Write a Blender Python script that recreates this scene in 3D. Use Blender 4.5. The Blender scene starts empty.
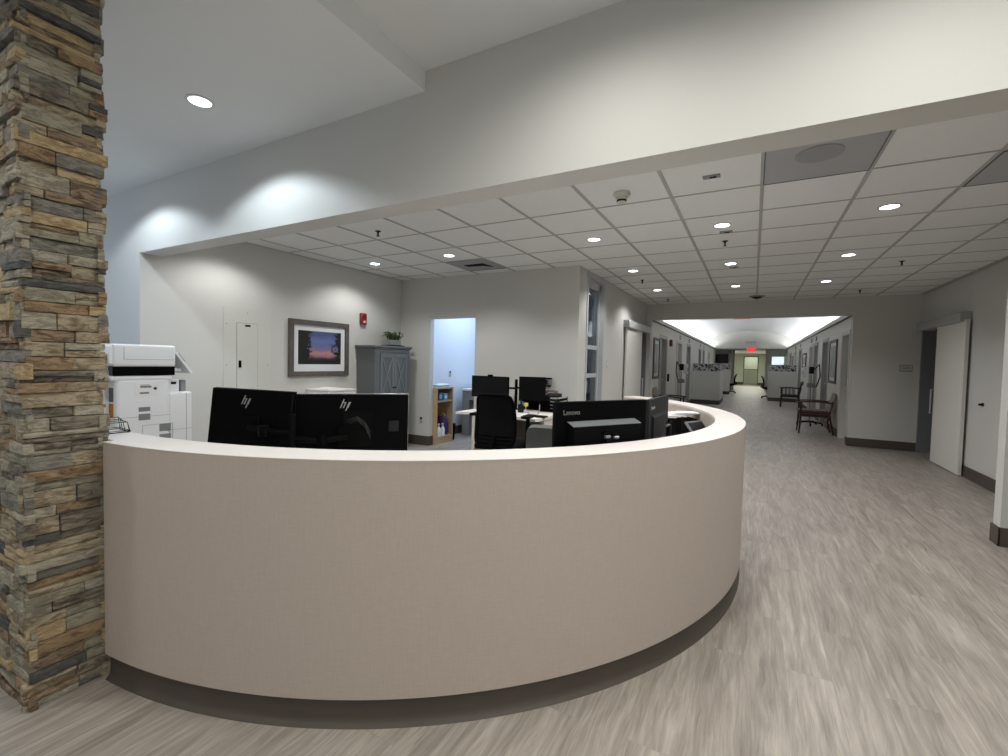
import bpy, bmesh, math, random
from mathutils import Vector, Matrix
random.seed(7)
PI = math.pi
S = bpy.context.scene
COL = S.collection

# ------------------------------------------------------------------ helpers
def lin(h):
    if isinstance(h, str):
        h = h.lstrip('#')
        c = [int(h[i:i + 2], 16) / 255 for i in (0, 2, 4)]
    else:
        c = [v / 255 for v in h]
    return tuple((v / 12.92 if v <= .04045 else ((v + .055) / 1.055) ** 2.4) for v in c) + (1,)

MATS = {}
def mat(name, col, rough=.6, metal=0, spec=.5, var=.0, vscale=8, bump=0, bscale=60, emit=None, estr=0, stretch=None, trans=0, coat=0):
    if name in MATS: return MATS[name]
    m = bpy.data.materials.new(name); m.use_nodes = True
    nt = m.node_tree; b = nt.nodes['Principled BSDF']
    c = lin(col)
    b.inputs['Base Color'].default_value = c
    b.inputs['Roughness'].default_value = rough
    b.inputs['Metallic'].default_value = metal
    b.inputs['Specular IOR Level'].default_value = spec
    if coat: b.inputs['Coat Weight'].default_value = coat
    if trans: b.inputs['Transmission Weight'].default_value = trans
    if emit is not None:
        b.inputs['Emission Color'].default_value = lin(emit); b.inputs['Emission Strength'].default_value = estr
    tc = nt.nodes.new('ShaderNodeTexCoord'); mp = nt.nodes.new('ShaderNodeMapping')
    nt.links.new(tc.outputs['Object'], mp.inputs['Vector'])
    if stretch: mp.inputs['Scale'].default_value = stretch
    if var:
        n = nt.nodes.new('ShaderNodeTexNoise'); n.inputs['Scale'].default_value = vscale; n.inputs['Detail'].default_value = 5
        r = nt.nodes.new('ShaderNodeMapRange')
        r.inputs['From Min'].default_value = .3; r.inputs['From Max'].default_value = .7
        r.inputs['To Min'].default_value = 1 - var; r.inputs['To Max'].default_value = 1 + var
        mx = nt.nodes.new('ShaderNodeMix'); mx.data_type = 'RGBA'; mx.blend_type = 'MULTIPLY'; mx.inputs[0].default_value = 1
        nt.links.new(mp.outputs[0], n.inputs['Vector']); nt.links.new(n.outputs[0], r.inputs[0])
        mx.inputs[6].default_value = c; nt.links.new(r.outputs[0], mx.inputs[7]); nt.links.new(mx.outputs[2], b.inputs['Base Color'])
    if bump:
        n2 = nt.nodes.new('ShaderNodeTexNoise'); n2.inputs['Scale'].default_value = bscale; n2.inputs['Detail'].default_value = 4
        bp = nt.nodes.new('ShaderNodeBump'); bp.inputs['Strength'].default_value = bump; bp.inputs['Distance'].default_value = .01
        nt.links.new(mp.outputs[0], n2.inputs['Vector']); nt.links.new(n2.outputs[0], bp.inputs['Height']); nt.links.new(bp.outputs[0], b.inputs['Normal'])
    MATS[name] = m
    return m

class MB:
    """collects shapes of one part"""
    def __init__(s): s.b = bmesh.new()
    def _merge(s, t):
        me = bpy.data.meshes.new('tmp'); t.to_mesh(me); t.free(); s.b.from_mesh(me); bpy.data.meshes.remove(me)
    def box(s, x0, x1, y0, y1, z0, z1, bev=0, mi=0, seg=1, M=None):
        t = bmesh.new()
        bmesh.ops.create_cube(t, size=1, matrix=Matrix.Translation(((x0 + x1) / 2, (y0 + y1) / 2, (z0 + z1) / 2)) @ Matrix.Diagonal((abs(x1 - x0), abs(y1 - y0), abs(z1 - z0), 1)))
        if bev: bmesh.ops.bevel(t, geom=list(t.edges), offset=bev, segments=seg, affect='EDGES', profile=.6)
        if M is not None: bmesh.ops.transform(t, matrix=M, verts=t.verts)
        for f in t.faces: f.material_index = mi
        s._merge(t); return s
    def cyl(s, p, r, h, axis='Z', n=20, r2=None, mi=0):
        t = bmesh.new()
        bmesh.ops.create_cone(t, cap_ends=True, segments=n, radius1=r, radius2=r if r2 is None else r2, depth=h)
        R = {'Z': Matrix(), 'X': Matrix.Rotation(PI / 2, 4, 'Y'), 'Y': Matrix.Rotation(-PI / 2, 4, 'X')}[axis]
        bmesh.ops.transform(t, matrix=Matrix.Translation(p) @ R, verts=t.verts)
        for f in t.faces: f.material_index = mi
        s._merge(t); return s
    def tube(s, pts, r, n=8, mi=0, closed=False):
        pts = [Vector(p) for p in pts]; rs = r if isinstance(r, (list, tuple)) else [r] * len(pts)
        rings = []; N = len(pts); up = None
        for i, p in enumerate(pts):
            if closed: d = pts[(i + 1) % N] - pts[i - 1]
            else: d = pts[min(i + 1, N - 1)] - pts[max(i - 1, 0)]
            d.normalize()
            if up is None:
                up = Vector((0, 0, 1)) if abs(d.z) < .9 else Vector((1, 0, 0))
            a = d.cross(up)
            if a.length < 1e-4: a = d.orthogonal()
            a.normalize(); bb = a.cross(d).normalized(); up = bb
            rings.append([s.b.verts.new(p + (a * math.cos(2 * PI * k / n) + bb * math.sin(2 * PI * k / n)) * rs[i]) for k in range(n)])
        for i in range(N - (0 if closed else 1)):
            A, B = rings[i], rings[(i + 1) % N]
            for k in range(n):
                f = s.b.faces.new((A[k], A[(k + 1) % n], B[(k + 1) % n], B[k])); f.material_index = mi
        if not closed:
            s.b.faces.new(list(reversed(rings[0]))).material_index = mi; s.b.faces.new(rings[-1]).material_index = mi
        return s
    def lathe(s, prof, o=(0, 0, 0), n=28, mi=0, ring=False):
        o = Vector(o); rings = []
        for r, z in prof:
            rings.append([s.b.verts.new(o + Vector((max(r, 1e-4) * math.cos(2 * PI * k / n), max(r, 1e-4) * math.sin(2 * PI * k / n), z))) for k in range(n)])
        for A, B in zip(rings, rings[1:] + (rings[:1] if ring else [])):
            for k in range(n):
                s.b.faces.new((A[k], A[(k + 1) % n], B[(k + 1) % n], B[k])).material_index = mi
        if ring: return s
        s.b.faces.new(list(reversed(rings[0]))).material_index = mi
        s.b.faces.new(rings[-1]).material_index = mi
        return s
    def arc(s, c, prof, a0, a1, n=96, mi=0):
        """sweep closed (r,z) profile about c"""
        rings = []
        for i in range(n + 1):
            a = a0 + (a1 - a0) * i / n
            rings.append([s.b.verts.new((c[0] + r * math.cos(a), c[1] + r * math.sin(a), z)) for r, z in prof])
        m = len(prof)
        for A, B in zip(rings, rings[1:]):
            for k in range(m):
                s.b.faces.new((A[k], A[(k + 1) % m], B[(k + 1) % m], B[k])).material_index = mi
        s.b.faces.new(rings[0]).material_index = mi; s.b.faces.new(list(reversed(rings[-1]))).material_index = mi
        return s
    def prism(s, poly, axis, a, b, mi=0):
        """extrude a polygon (2D) along axis from a to b"""
        def P(u, v, w): return {'X': (w, u, v), 'Y': (u, w, v), 'Z': (u, v, w)}[axis]
        A = [s.b.verts.new(P(u, v, a)) for u, v in poly]; B = [s.b.verts.new(P(u, v, b)) for u, v in poly]
        n = len(poly)
        for k in range(n): s.b.faces.new((A[k], A[(k + 1) % n], B[(k + 1) % n], B[k])).material_index = mi
        s.b.faces.new(list(reversed(A))).material_index = mi; s.b.faces.new(B).material_index = mi
        return s
    def sheet(s, fn, nu, nv, th, mi=0):
        """a curved panel: fn(u,v)->point, thickened along its normal"""
        P = [[Vector(fn(i / nu, j / nv)) for j in range(nv + 1)] for i in range(nu + 1)]
        def nor(i, j):
            a = P[min(i + 1, nu)][j] - P[max(i - 1, 0)][j]; b = P[i][min(j + 1, nv)] - P[i][max(j - 1, 0)]
            return a.cross(b).normalized()
        F = [[s.b.verts.new(P[i][j] + nor(i, j) * th / 2) for j in range(nv + 1)] for i in range(nu + 1)]
        K = [[s.b.verts.new(P[i][j] - nor(i, j) * th / 2) for j in range(nv + 1)] for i in range(nu + 1)]
        for i in range(nu):
            for j in range(nv):
                s.b.faces.new((F[i][j], F[i + 1][j], F[i + 1][j + 1], F[i][j + 1])).material_index = mi
                s.b.faces.new((K[i][j + 1], K[i + 1][j + 1], K[i + 1][j], K[i][j])).material_index = mi
        for i in range(nu):
            s.b.faces.new((K[i][0], K[i + 1][0], F[i + 1][0], F[i][0])); s.b.faces.new((F[i][nv], F[i + 1][nv], K[i + 1][nv], K[i][nv]))
        for j in range(nv):
            s.b.faces.new((F[0][j], F[0][j + 1], K[0][j + 1], K[0][j])); s.b.faces.new((K[nu][j], K[nu][j + 1], F[nu][j + 1], F[nu][j]))
        return s
    def done(s, name, m, parent=None, smooth=40, loc=None):
        bmesh.ops.recalc_face_normals(s.b, faces=s.b.faces)
        me = bpy.data.meshes.new(name); s.b.to_mesh(me); s.b.free()
        for q in (m if isinstance(m, (list, tuple)) else [m]): me.materials.append(q)
        if smooth:
            me.shade_smooth(); me.set_sharp_from_angle(angle=math.radians(smooth))
        o = bpy.data.objects.new(name, me); COL.objects.link(o)
        if parent: o.parent = parent
        if loc: o.location = loc
        return o

def tag(o, label=None, cat=None, group=None, kind=None):
    if label: o['label'] = label
    if cat: o['category'] = cat
    if group: o['group'] = group
    if kind: o['kind'] = kind
    return o
def thing(name, label, cat, loc=(0, 0, 0), rotz=0, group=None, rot=None):
    o = bpy.data.objects.new(name, None); COL.objects.link(o)
    o.empty_display_size = .1
    o.location = loc; o.rotation_euler = rot if rot else (0, 0, rotz)
    return tag(o, label, cat, group)
def structure(o, label=None, cat=None): return tag(o, label, cat, kind='structure')
def dup(root, loc=None, rotz=None, label=None, group=None):
    r = root.copy(); COL.objects.link(r)
    if loc is not None: r.location = loc
    if rotz is not None: r.rotation_euler = (0, 0, rotz)
    if label: r['label'] = label
    if group: r['group'] = group
    for ch in list(root.children):
        c = ch.copy(); COL.objects.link(c); c.parent = r
        for g in list(ch.children):
            d = g.copy(); COL.objects.link(d); d.parent = c
    return r
def text_mesh(name, body, size, m, parent, M, ext=.0008, align='LEFT'):
    cu = bpy.data.curves.new(name, 'FONT'); cu.body = body; cu.size = size; cu.extrude = ext; cu.align_x = align
    t = bpy.data.objects.new(name, cu); COL.objects.link(t)
    dg = bpy.context.evaluated_depsgraph_get(); dg.update()
    me = bpy.data.meshes.new_from_object(t.evaluated_get(dg))
    bpy.data.objects.remove(t); bpy.data.curves.remove(cu)
    me.transform(M); me.materials.clear(); me.materials.append(m); me.name = name
    o = bpy.data.objects.new(name, me); COL.objects.link(o); o.parent = parent
    return o

# ------------------------------------------------------------------ materials
wall = mat('wall_paint', '#CACAC6', .75, bump=.06, bscale=220)
wallc = mat('corridor_paint', '#DDDDD7', .7, bump=.05, bscale=200)
wallb = mat('back_room_paint', '#CDD3DA', .7, bump=.05, bscale=200)
ceilp = mat('ceiling_paint', '#DADDDD', .85, bump=.05, bscale=180)
tile = mat('ceiling_tile', '#E6E9E8', .9, var=.03, vscale=90, bump=.25, bscale=160)
tbar = mat('grid_bar', '#AFAFAD', .6)
basem = mat('base_rubber', '#4D463F', .55, var=.06)
white = mat('white_laminate', '#E6E1DB', .45, var=.02, vscale=3, bump=.02, bscale=90)
whitep = mat('white_plastic', '#E6E8EA', .45)
grayp = mat('grey_plastic', '#8B8D8E', .5)
lgray = mat('light_grey_plastic', '#B9BCBC', .5)
black = mat('black_plastic', '#050506', .6, spec=.06)
blackm = mat('black_matte', '#050506', .7, spec=.1)
blackf = mat('black_mesh_fabric', '#060709', .9, spec=.2, bump=.3, bscale=400)
darkg = mat('charcoal_plastic', '#1B1D20', .55, spec=.2)
silver = mat('silver_metal', '#C4C6C8', .35, .85)
chrome = mat('brushed_steel', '#B9BCC0', .3, .9)
grayf = mat('grey_upholstery', '#5A5C5B', .9, var=.08, vscale=60, bump=.3, bscale=300)
screen = mat('screen_glass', '#040506', .35, spec=.25)
cabgray = mat('cabinet_grey_paint', '#666A6A', .6, var=.06, vscale=12, stretch=(8, 8, 1))
frame_d = mat('frame_dark_wood', '#57514D', .55, var=.2, vscale=14, stretch=(1, 1, 1))
paper = mat('paper_white', '#E8E8E6', .8)
doorw = mat('door_white', '#DDDCD6', .5)
doortan = mat('door_tan', '#A09A8E', .55, var=.06, vscale=6, stretch=(12, 12, 1))
doorgray = mat('door_grey', '#6E7174', .55, var=.04)  # its dark tone also stands in for the shade inside open doorways
framegray = mat('door_frame_grey', '#A2A3A0', .5)
red = mat('alarm_red', '#8A2026', .45)
wood_r = mat('red_brown_wood', '#3C2320', .4, var=.25, vscale=10, stretch=(6, 6, 1))
wood_dk = mat('dark_wood', '#2C211E', .4, var=.25, vscale=10, stretch=(6, 6, 1))
burg = mat('burgundy_vinyl', '#4E2E2E', .4, var=.06, vscale=10)
tanv = mat('tan_back_vinyl', '#8A8074', .45)
maple = mat('maple_laminate', '#B59B77', .5, var=.1, vscale=5, stretch=(1, 1, 9))
green = mat('leaf_green', '#4B5D35', .6, var=.3, vscale=30)
purple = mat('purple_bag', '#3C2357', .6, bump=.3, bscale=30)
blueb = mat('blue_box', '#2F5F93', .6)
teal = mat('pale_teal', '#8FB9C9', .6)
orange = mat('orange_card', '#B5732A', .7)
yellow = mat('yellow_plastic', '#C9C04A', .5)
pinkp = mat('mauve_plastic', '#6B5059', .5)
lens = mat('downlight_lens', '#FFFFFF', .4, emit='#F4FBFF', estr=9)
lens_w = mat('strip_lens', '#FFFFFF', .4, emit='#F7F7FA', estr=52)
exitred = mat('exit_red', '#E03030', .4, emit='#FF2A30', estr=2.2)
lit = mat('lit_glass', '#E8F4F8', .3, emit='#DFF2FA', estr=.9)

def nodes(m): return m.node_tree.nodes, m.node_tree.links, m.node_tree.nodes['Principled BSDF']

# counter laminate: fine horizontal linen weave
pan = mat('taupe_linen_laminate', '#B1A497', .55)
N, L, B = nodes(pan)
tc = N['Texture Coordinate']; mp = N['Mapping']; mp.inputs['Scale'].default_value = (25, 25, 420)
n = N.new('ShaderNodeTexNoise'); n.inputs['Scale'].default_value = 1; n.inputs['Detail'].default_value = 4
mp2 = N.new('ShaderNodeMapping'); mp2.inputs['Scale'].default_value = (500, 500, 14); n3 = N.new('ShaderNodeTexNoise'); n3.inputs['Scale'].default_value = 1
L.new(tc.outputs['Object'], mp2.inputs[0]); L.new(mp2.outputs[0], n3.inputs['Vector']); L.new(mp.outputs[0], n.inputs['Vector'])
ad = N.new('ShaderNodeMath'); ad.operation = 'ADD'; L.new(n.outputs[0], ad.inputs[0]); L.new(n3.outputs[0], ad.inputs[1])
rr = N.new('ShaderNodeValToRGB'); rr.color_ramp.elements[0].position = .35; rr.color_ramp.elements[1].position = .7
hf = N.new('ShaderNodeMath'); hf.operation = 'MULTIPLY'; hf.inputs[1].default_value = .5; L.new(ad.outputs[0], hf.inputs[0]); L.new(hf.outputs[0], rr.inputs[0])
rr.color_ramp.elements[0].color = lin('#B1A59C'); rr.color_ramp.elements[1].color = lin('#BEB3AA'); L.new(rr.outputs[0], B.inputs['Base Color'])

# plank floor: boards along Y, a random tone per board, streaked grain
fl = mat('grey_oak_vinyl_plank', '#A79D92', .42)
N, L, B = nodes(fl)
tc = N['Texture Coordinate']; mp = N['Mapping']; mp.inputs['Rotation'].default_value = (0, 0, PI / 2)
br = N.new('ShaderNodeTexBrick'); br.inputs['Scale'].default_value = 1; br.inputs['Brick Width'].default_value = 1.22; br.inputs['Row Height'].default_value = .18
br.inputs['Mortar Size'].default_value = .0012; br.inputs['Bias'].default_value = 0; br.offset = .37; br.inputs['Mortar Smooth'].default_value = .3
br.inputs['Color1'].default_value = (0, 0, 0, 1); br.inputs['Color2'].default_value = (1, 1, 1, 1); br.inputs['Mortar'].default_value = (.5, .5, .5, 1)
L.new(tc.outputs['Object'], mp.inputs[0]); L.new(mp.outputs[0], br.inputs['Vector'])
comb = N.new('ShaderNodeVectorMath'); comb.operation = 'MULTIPLY_ADD'
comb.inputs[1].default_value = (17, 13, 9); L.new(br.outputs['Color'], comb.inputs[0]); L.new(tc.outputs['Object'], comb.inputs[2])
g1 = N.new('ShaderNodeMapping'); g1.inputs['Scale'].default_value = (42, 2.4, 1); L.new(comb.outputs[0], g1.inputs[0])
na = N.new('ShaderNodeTexNoise'); na.inputs['Scale'].default_value = 1; na.inputs['Detail'].default_value = 7; na.inputs['Roughness'].default_value = .7; na.inputs['Distortion'].default_value = .9
L.new(g1.outputs[0], na.inputs['Vector'])
g2 = N.new('ShaderNodeMapping'); g2.inputs['Scale'].default_value = (9, 1.3, 1); L.new(comb.outputs[0], g2.inputs[0])
nb = N.new('ShaderNodeTexNoise'); nb.inputs['Scale'].default_value = 1; nb.inputs['Detail'].default_value = 4; nb.inputs['Distortion'].default_value = 1.5
L.new(g2.outputs[0], nb.inputs['Vector'])
wp = N.new('ShaderNodeTexNoise'); wp.inputs['Scale'].default_value = 1; wp.inputs['Detail'].default_value = 2
g3 = N.new('ShaderNodeMapping'); g3.inputs['Scale'].default_value = (9, 2.2, 1); L.new(comb.outputs[0], g3.inputs[0]); L.new(g3.outputs[0], wp.inputs['Vector'])
wv = N.new('ShaderNodeVectorMath'); wv.operation = 'MULTIPLY_ADD'; wv.inputs[1].default_value = (.07, 0, 0); L.new(wp.outputs['Color'], wv.inputs[0]); L.new(comb.outputs[0], wv.inputs[2])
L.new(wv.outputs[0], g1.inputs[0])
g1.inputs['Scale'].default_value = (70, 3.2, 1); na.inputs['Distortion'].default_value = .4
mxa = N.new('ShaderNodeMix'); mxa.inputs[0].default_value = .42; L.new(na.outputs[0], mxa.inputs[2]); L.new(nb.outputs[0], mxa.inputs[3])
rp = N.new('ShaderNodeValToRGB'); e = rp.color_ramp.elements
e[0].position = .33; e[0].color = lin('#746C64'); e[1].position = .66; e[1].color = lin('#B0A89F')
x = rp.color_ramp.elements.new(.5); x.color = lin('#948C84')
L.new(mxa.outputs[0], rp.inputs[0])
mr = N.new('ShaderNodeMapRange'); mr.inputs['To Min'].default_value = .93; mr.inputs['To Max'].default_value = 1.05; L.new(br.outputs['Color'], mr.inputs[0])
mu = N.new('ShaderNodeMix'); mu.data_type = 'RGBA'; mu.blend_type = 'MULTIPLY'; mu.inputs[0].default_value = 1
L.new(rp.outputs[0], mu.inputs[6]); L.new(mr.outputs[0], mu.inputs[7])
mo = N.new('ShaderNodeMix'); mo.data_type = 'RGBA'; mo.inputs[7].default_value = lin('#857C73'); L.new(mu.outputs[2], mo.inputs[6])
mk = N.new('ShaderNodeMath'); mk.operation = 'MULTIPLY'; mk.inputs[1].default_value = .6; L.new(br.outputs['Fac'], mk.inputs[0]); L.new(mk.outputs[0], mo.inputs[0])
L.new(mo.outputs[2], B.inputs['Base Color'])
bp = N.new('ShaderNodeBump'); bp.inputs['Strength'].default_value = .08; bp.inputs['Distance'].default_value = .004; L.new(na.outputs[0], bp.inputs['Height']); L.new(bp.outputs[0], B.inputs['Normal'])

# ledge stones
def stone_mat(i, c, c2):
    m = mat('ledge_stone_%s' % i, c, .8)
    N, L, B = nodes(m); mp = N['Mapping']; mp.inputs['Scale'].default_value = (9, 9, 26)
    a = N.new('ShaderNodeTexNoise'); a.inputs['Scale'].default_value = 1.6; a.inputs['Detail'].default_value = 8; a.inputs['Roughness'].default_value = .65; a.inputs['Distortion'].default_value = 1.2
    L.new(mp.outputs[0], a.inputs['Vector'])
    r = N.new('ShaderNodeValToRGB'); r.color_ramp.elements[0].position = .40; r.color_ramp.elements[1].position = .57
    r.color_ramp.elements[0].color = lin(c2); r.color_ramp.elements[1].color = lin(c); L.new(a.outputs[0], r.inputs[0]); L.new(r.outputs[0], B.inputs['Base Color'])
    b2 = N.new('ShaderNodeTexNoise'); b2.inputs['Scale'].default_value = 5; b2.inputs['Detail'].default_value = 9; b2.inputs['Roughness'].default_value = .7; L.new(mp.outputs[0], b2.inputs['Vector'])
    bp = N.new('ShaderNodeBump'); bp.inputs['Strength'].default_value = .9; bp.inputs['Distance'].default_value = .02; L.new(b2.outputs[0], bp.inputs['Height']); L.new(bp.outputs[0], B.inputs['Normal'])
    return m
STONES = [stone_mat(i, *c) for i, c in enumerate([('#BCAE93', '#85775F'), ('#ADA792', '#857E6C'), ('#97948A', '#726E64'), ('#CFBA92', '#A58E67'), ('#A48E73', '#655646'), ('#938A7A', '#5E564B'), ('#BFB8A4', '#948C7B'), ('#686763', '#454442'), ('#AE9372', '#766149')])]

# sunset photograph: sky gradient, cloud streaks, dark tree crowns at both sides (generated)
sun = mat('sunset_photo_print', '#4A5078', .5)
N, L, B = nodes(sun); tc = N['Texture Coordinate']
sp = N.new('ShaderNodeSeparateXYZ'); L.new(tc.outputs['Generated'], sp.inputs[0])
cl = N.new('ShaderNodeTexNoise'); cl.inputs['Scale'].default_value = 5; cl.inputs['Detail'].default_value = 6; L.new(tc.outputs['Generated'], cl.inputs['Vector'])
ma = N.new('ShaderNodeMath'); ma.operation = 'MULTIPLY_ADD'; ma.inputs[1].default_value = .22; L.new(cl.outputs[0], ma.inputs[0]); L.new(sp.outputs['Z'], ma.inputs[2])
rp = N.new('ShaderNodeValToRGB'); el = rp.color_ramp.elements
el[0].position = .2; el[0].color = lin('#1C2228'); el[1].position = 1; el[1].color = lin('#4A5588')
for p, c in ((.28, '#3B3A50'), (.36, '#8E6A74'), (.44, '#B98477'), (.54, '#7F708F'), (.7, '#5D699C'), (.82, '#66719F')):
    q = el.new(p); q.color = lin(c)
L.new(ma.outputs[0], rp.inputs[0])
tn = N.new('ShaderNodeTexNoise'); tn.inputs['Scale'].default_value = 7; tn.inputs['Detail'].default_value = 8; tn.inputs['Roughness'].default_value = .7; L.new(tc.outputs['Generated'], tn.inputs['Vector'])
ab = N.new('ShaderNodeMath'); ab.operation = 'SUBTRACT'; ab.inputs[1].default_value = .56; L.new(sp.outputs['Y'], ab.inputs[0])
ab2 = N.new('ShaderNodeMath'); ab2.operation = 'ABSOLUTE'; L.new(ab.outputs[0], ab2.inputs[0])
ad2 = N.new('ShaderNodeMath'); ad2.operation = 'MULTIPLY_ADD'; ad2.inputs[1].default_value = .95; L.new(tn.outputs[0], ad2.inputs[0]); L.new(ab2.outputs[0], ad2.inputs[2])
st = N.new('ShaderNodeMapRange'); st.inputs['From Min'].default_value = .76; st.inputs['From Max'].default_value = .79; L.new(ad2.outputs[0], st.inputs[0])
gz = N.new('ShaderNodeMapRange'); gz.inputs['From Min'].default_value = .2; gz.inputs['From Max'].default_value = .1; L.new(sp.outputs['Z'], gz.inputs[0])
mxm = N.new('ShaderNodeMath'); mxm.operation = 'MAXIMUM'; L.new(st.outputs[0], mxm.inputs[0]); L.new(gz.outputs[0], mxm.inputs[1])
mm = N.new('ShaderNodeMix'); mm.data_type = 'RGBA'; mm.inputs[7].default_value = lin('#12140F'); L.new(mxm.outputs[0], mm.inputs[0]); L.new(rp.outputs[0], mm.inputs[6]); L.new(mm.outputs[2], B.inputs['Base Color'])

# black and white leaf pattern glass
pat = mat('patterned_panel', '#8A8C8C', .5)
N, L, B = nodes(pat); mp = N['Mapping']
v = N.new('ShaderNodeTexVoronoi'); v.inputs['Scale'].default_value = 9; L.new(mp.outputs[0], v.inputs['Vector'])
vr = N.new('ShaderNodeValToRGB'); vr.color_ramp.interpolation = 'CONSTANT'; vr.color_ramp.elements[0].color = lin('#1E2022'); vr.color_ramp.elements[1].position = .47; vr.color_ramp.elements[1].color = lin('#A9ABAB')
nn = N.new('ShaderNodeTexNoise'); nn.inputs['Scale'].default_value = 17; nn.inputs['Detail'].default_value = 2; L.new(mp.outputs[0], nn.inputs['Vector']); L.new(nn.outputs[0], vr.inputs[0]); L.new(vr.outputs[0], B.inputs['Base Color'])

# dim prints of the corridor
prt = mat('grey_landscape_print', '#8F9694', .4, var=.35, vscale=3)
glass = mat('door_glass', '#AEB9C2', .05, trans=1.0)

# ------------------------------------------------------------------ measured room
ZC, ZB, YH0, YH1 = 2.68, 2.338, 2.175, 2.355      # grid ceiling, beam underside, beam faces
XW, XS, YB, YF, XR = -5.16, -2.07, 5.85, 10.2, 2.49
CL, CR = -1.98, 1.54                                # corridor walls
ZK = 2.36                                           # corridor opening / cove height

structure(MB().box(-8, 6, -5, 44, -.1, 0).done('floor', fl, smooth=0), 'grey oak plank floor running down to the corridor', 'floor')
structure(MB().box(XW - .2, 5, YH1 - .02, YF + .02, ZC, ZC + .1).done('ceiling', tile, smooth=0), 'white acoustic tile ceiling over the nurse station', 'ceiling')
# grid bars: 24 mm, proud of the tiles
g = MB()
for k in range(-9, 9):
    x = .006 + k * .6096
    if x > XW and x < 4.9: g.box(x - .012, x + .012, YH1, YF, ZC - .006, ZC + .004)
for k in range(-2, 11):
    y = 3.75 + k * .607
    if YH1 < y < YF: g.box(XW, 4.9, y - .007, y + .007, ZC - .005, ZC + .004)
g.box(XW, XW + .02, YH1, YB, ZC - .008, ZC).box(XR - .02, XR, 5.19, YF, ZC - .008, ZC)
structure(g.done('trim_1', tbar, smooth=0), 'grey metal grid of the tile ceiling', 'ceiling grid')
structure(MB().box(XW, 5, YH0, YH1, ZB, 3.2).done('wall_header', wall, smooth=0), 'wide plain header beam between lobby and nurse station', 'beam')
structure(MB().box(-8, XW, YH0, YH1, 0, 3.2).done('wall_front', wall, smooth=0), 'lobby wall left of the header, lit bluish', 'wall')
structure(MB().box(XW - .18, XW, YH1, YB + .15, 0, ZC + .02).done('wall_left', wall, smooth=0), 'nurse station wall with the framed sunset picture', 'wall')
DX0, DX1, DZ = -4.548, -3.70, 2.035
b = MB().box(XW, DX0, YB, YB + .10, 0, ZC + .02).box(DX1, XS, YB, YB + .10, 0, ZC + .02).box(DX0, DX1, YB, YB + .10, DZ, ZC + .02)
structure(b.done('wall_back', wall, smooth=0), 'back wall of the nurse station with an open doorway', 'wall')
# side wall with glazed door opening and sliding door opening
GY0, GY1, GZ = 6.2, 6.95, 2.60
SY0, SY1, SZ = 9.1, 10.16, 2.08
def wall_y(x0, x1, y0, y1, z1, ops):
    m = MB(); y = y0
    for a, c, zt in sorted(ops):
        m.box(x0, x1, y, a, 0, z1)
        if zt < z1: m.box(x0, x1, a, c, zt, z1)
        y = c
    m.box(x0, x1, y, y1, 0, z1)
    return m
structure(wall_y(XS - .14, XS, YB + .10, YF + .2, ZC + .02, [(GY0, GY1, GZ), (SY0, SY1, SZ)]).done('wall_side', wall, smooth=0), 'side wall with the tall glazed door and sliding door', 'wall')
structure(MB().box(XS, CL, YF, YF + .2, 0, ZC + .02).box(CR, XR + .15, YF, YF + .2, 0, ZC + .02).box(CL, CR, YF, YF + .2, ZK - .01, ZC + .02).done('wall_far', wall, smooth=0), 'end wall framing the corridor opening', 'wall')
RY0, RY1, RZ = 8.95, 10.14, 2.08
structure(wall_y(XR, XR + .15, 5.19, YF, ZC + .02, [(RY0, RY1, RZ)]).done('wall_right', wall, smooth=0), 'right wall with the white sliding door', 'wall')
structure(MB().box(1.775, 6, 5.07, 5.19, 0, ZC + .02).done('wall_return', wall, smooth=0), 'wall end at the right edge of the picture', 'wall')
# lobby shell
structure(MB().box(-8, -1.757, -5, YH0, 2.961, 3.2).box(-1.757, 6, -5, YH0, 3.078, 3.2).done('ceiling_lobby', ceilp, smooth=0), 'stepped painted lobby ceiling', 'ceiling')
structure(MB().box(-8.15, -8, -5, -1.4, 0, 3.2).box(-8.15, -8, 1.4, YH1, 0, 3.2).box(-8.15, -8, -1.4, 1.4, 0, .6).box(-8.15, -8, -1.4, 1.4, 2.6, 3.2).done('wall_lobby_left', wall, smooth=0), 'lobby wall with the daylight window', 'wall')
structure(MB().box(-8, 6, -5.15, -5, 0, 3.2).done('wall_lobby_back', wall, smooth=0), 'lobby wall behind the viewer', 'wall')
structure(MB().box(6, 6.15, -5, -4, 0, 3.2).box(6, 6.15, -1, 5.19, 0, 3.2).box(6, 6.15, -4, -1, 0, .4).box(6, 6.15, -4, -1, 2.7, 3.2).box(5, 5.12, YH1, 5.07, 2.6, ZC + .1).done('wall_lobby_right', wall, smooth=0), 'lobby wall to the right', 'wall')
w = structure(MB().box(-8.12, -8.02, -1.4, -1.32, .6, 2.6).box(-8.12, -8.02, 1.32, 1.4, .6, 2.6).box(-8.12, -8.02, -.04, .04, .6, 2.6).box(-8.12, -8.02, -1.4, 1.4, .6, .68).box(-8.12, -8.02, -1.4, 1.4, 2.52, 2.6).done('window_1', doorw, smooth=0), 'white lobby window frame', 'window')

structure(MB().box(6.04, 6.12, -4, -3.92, .4, 2.7).box(6.04, 6.12, -1.08, -1, .4, 2.7).box(6.04, 6.12, -2.54, -2.46, .4, 2.7).box(6.04, 6.12, -4, -1, .4, .48).box(6.04, 6.12, -4, -1, 2.62, 2.7).done('added_window_3', doorw, smooth=0), 'added white lobby window frame out of view at the right', 'window')  # unseen window, added to bring light onto the ceiling step and column

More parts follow.
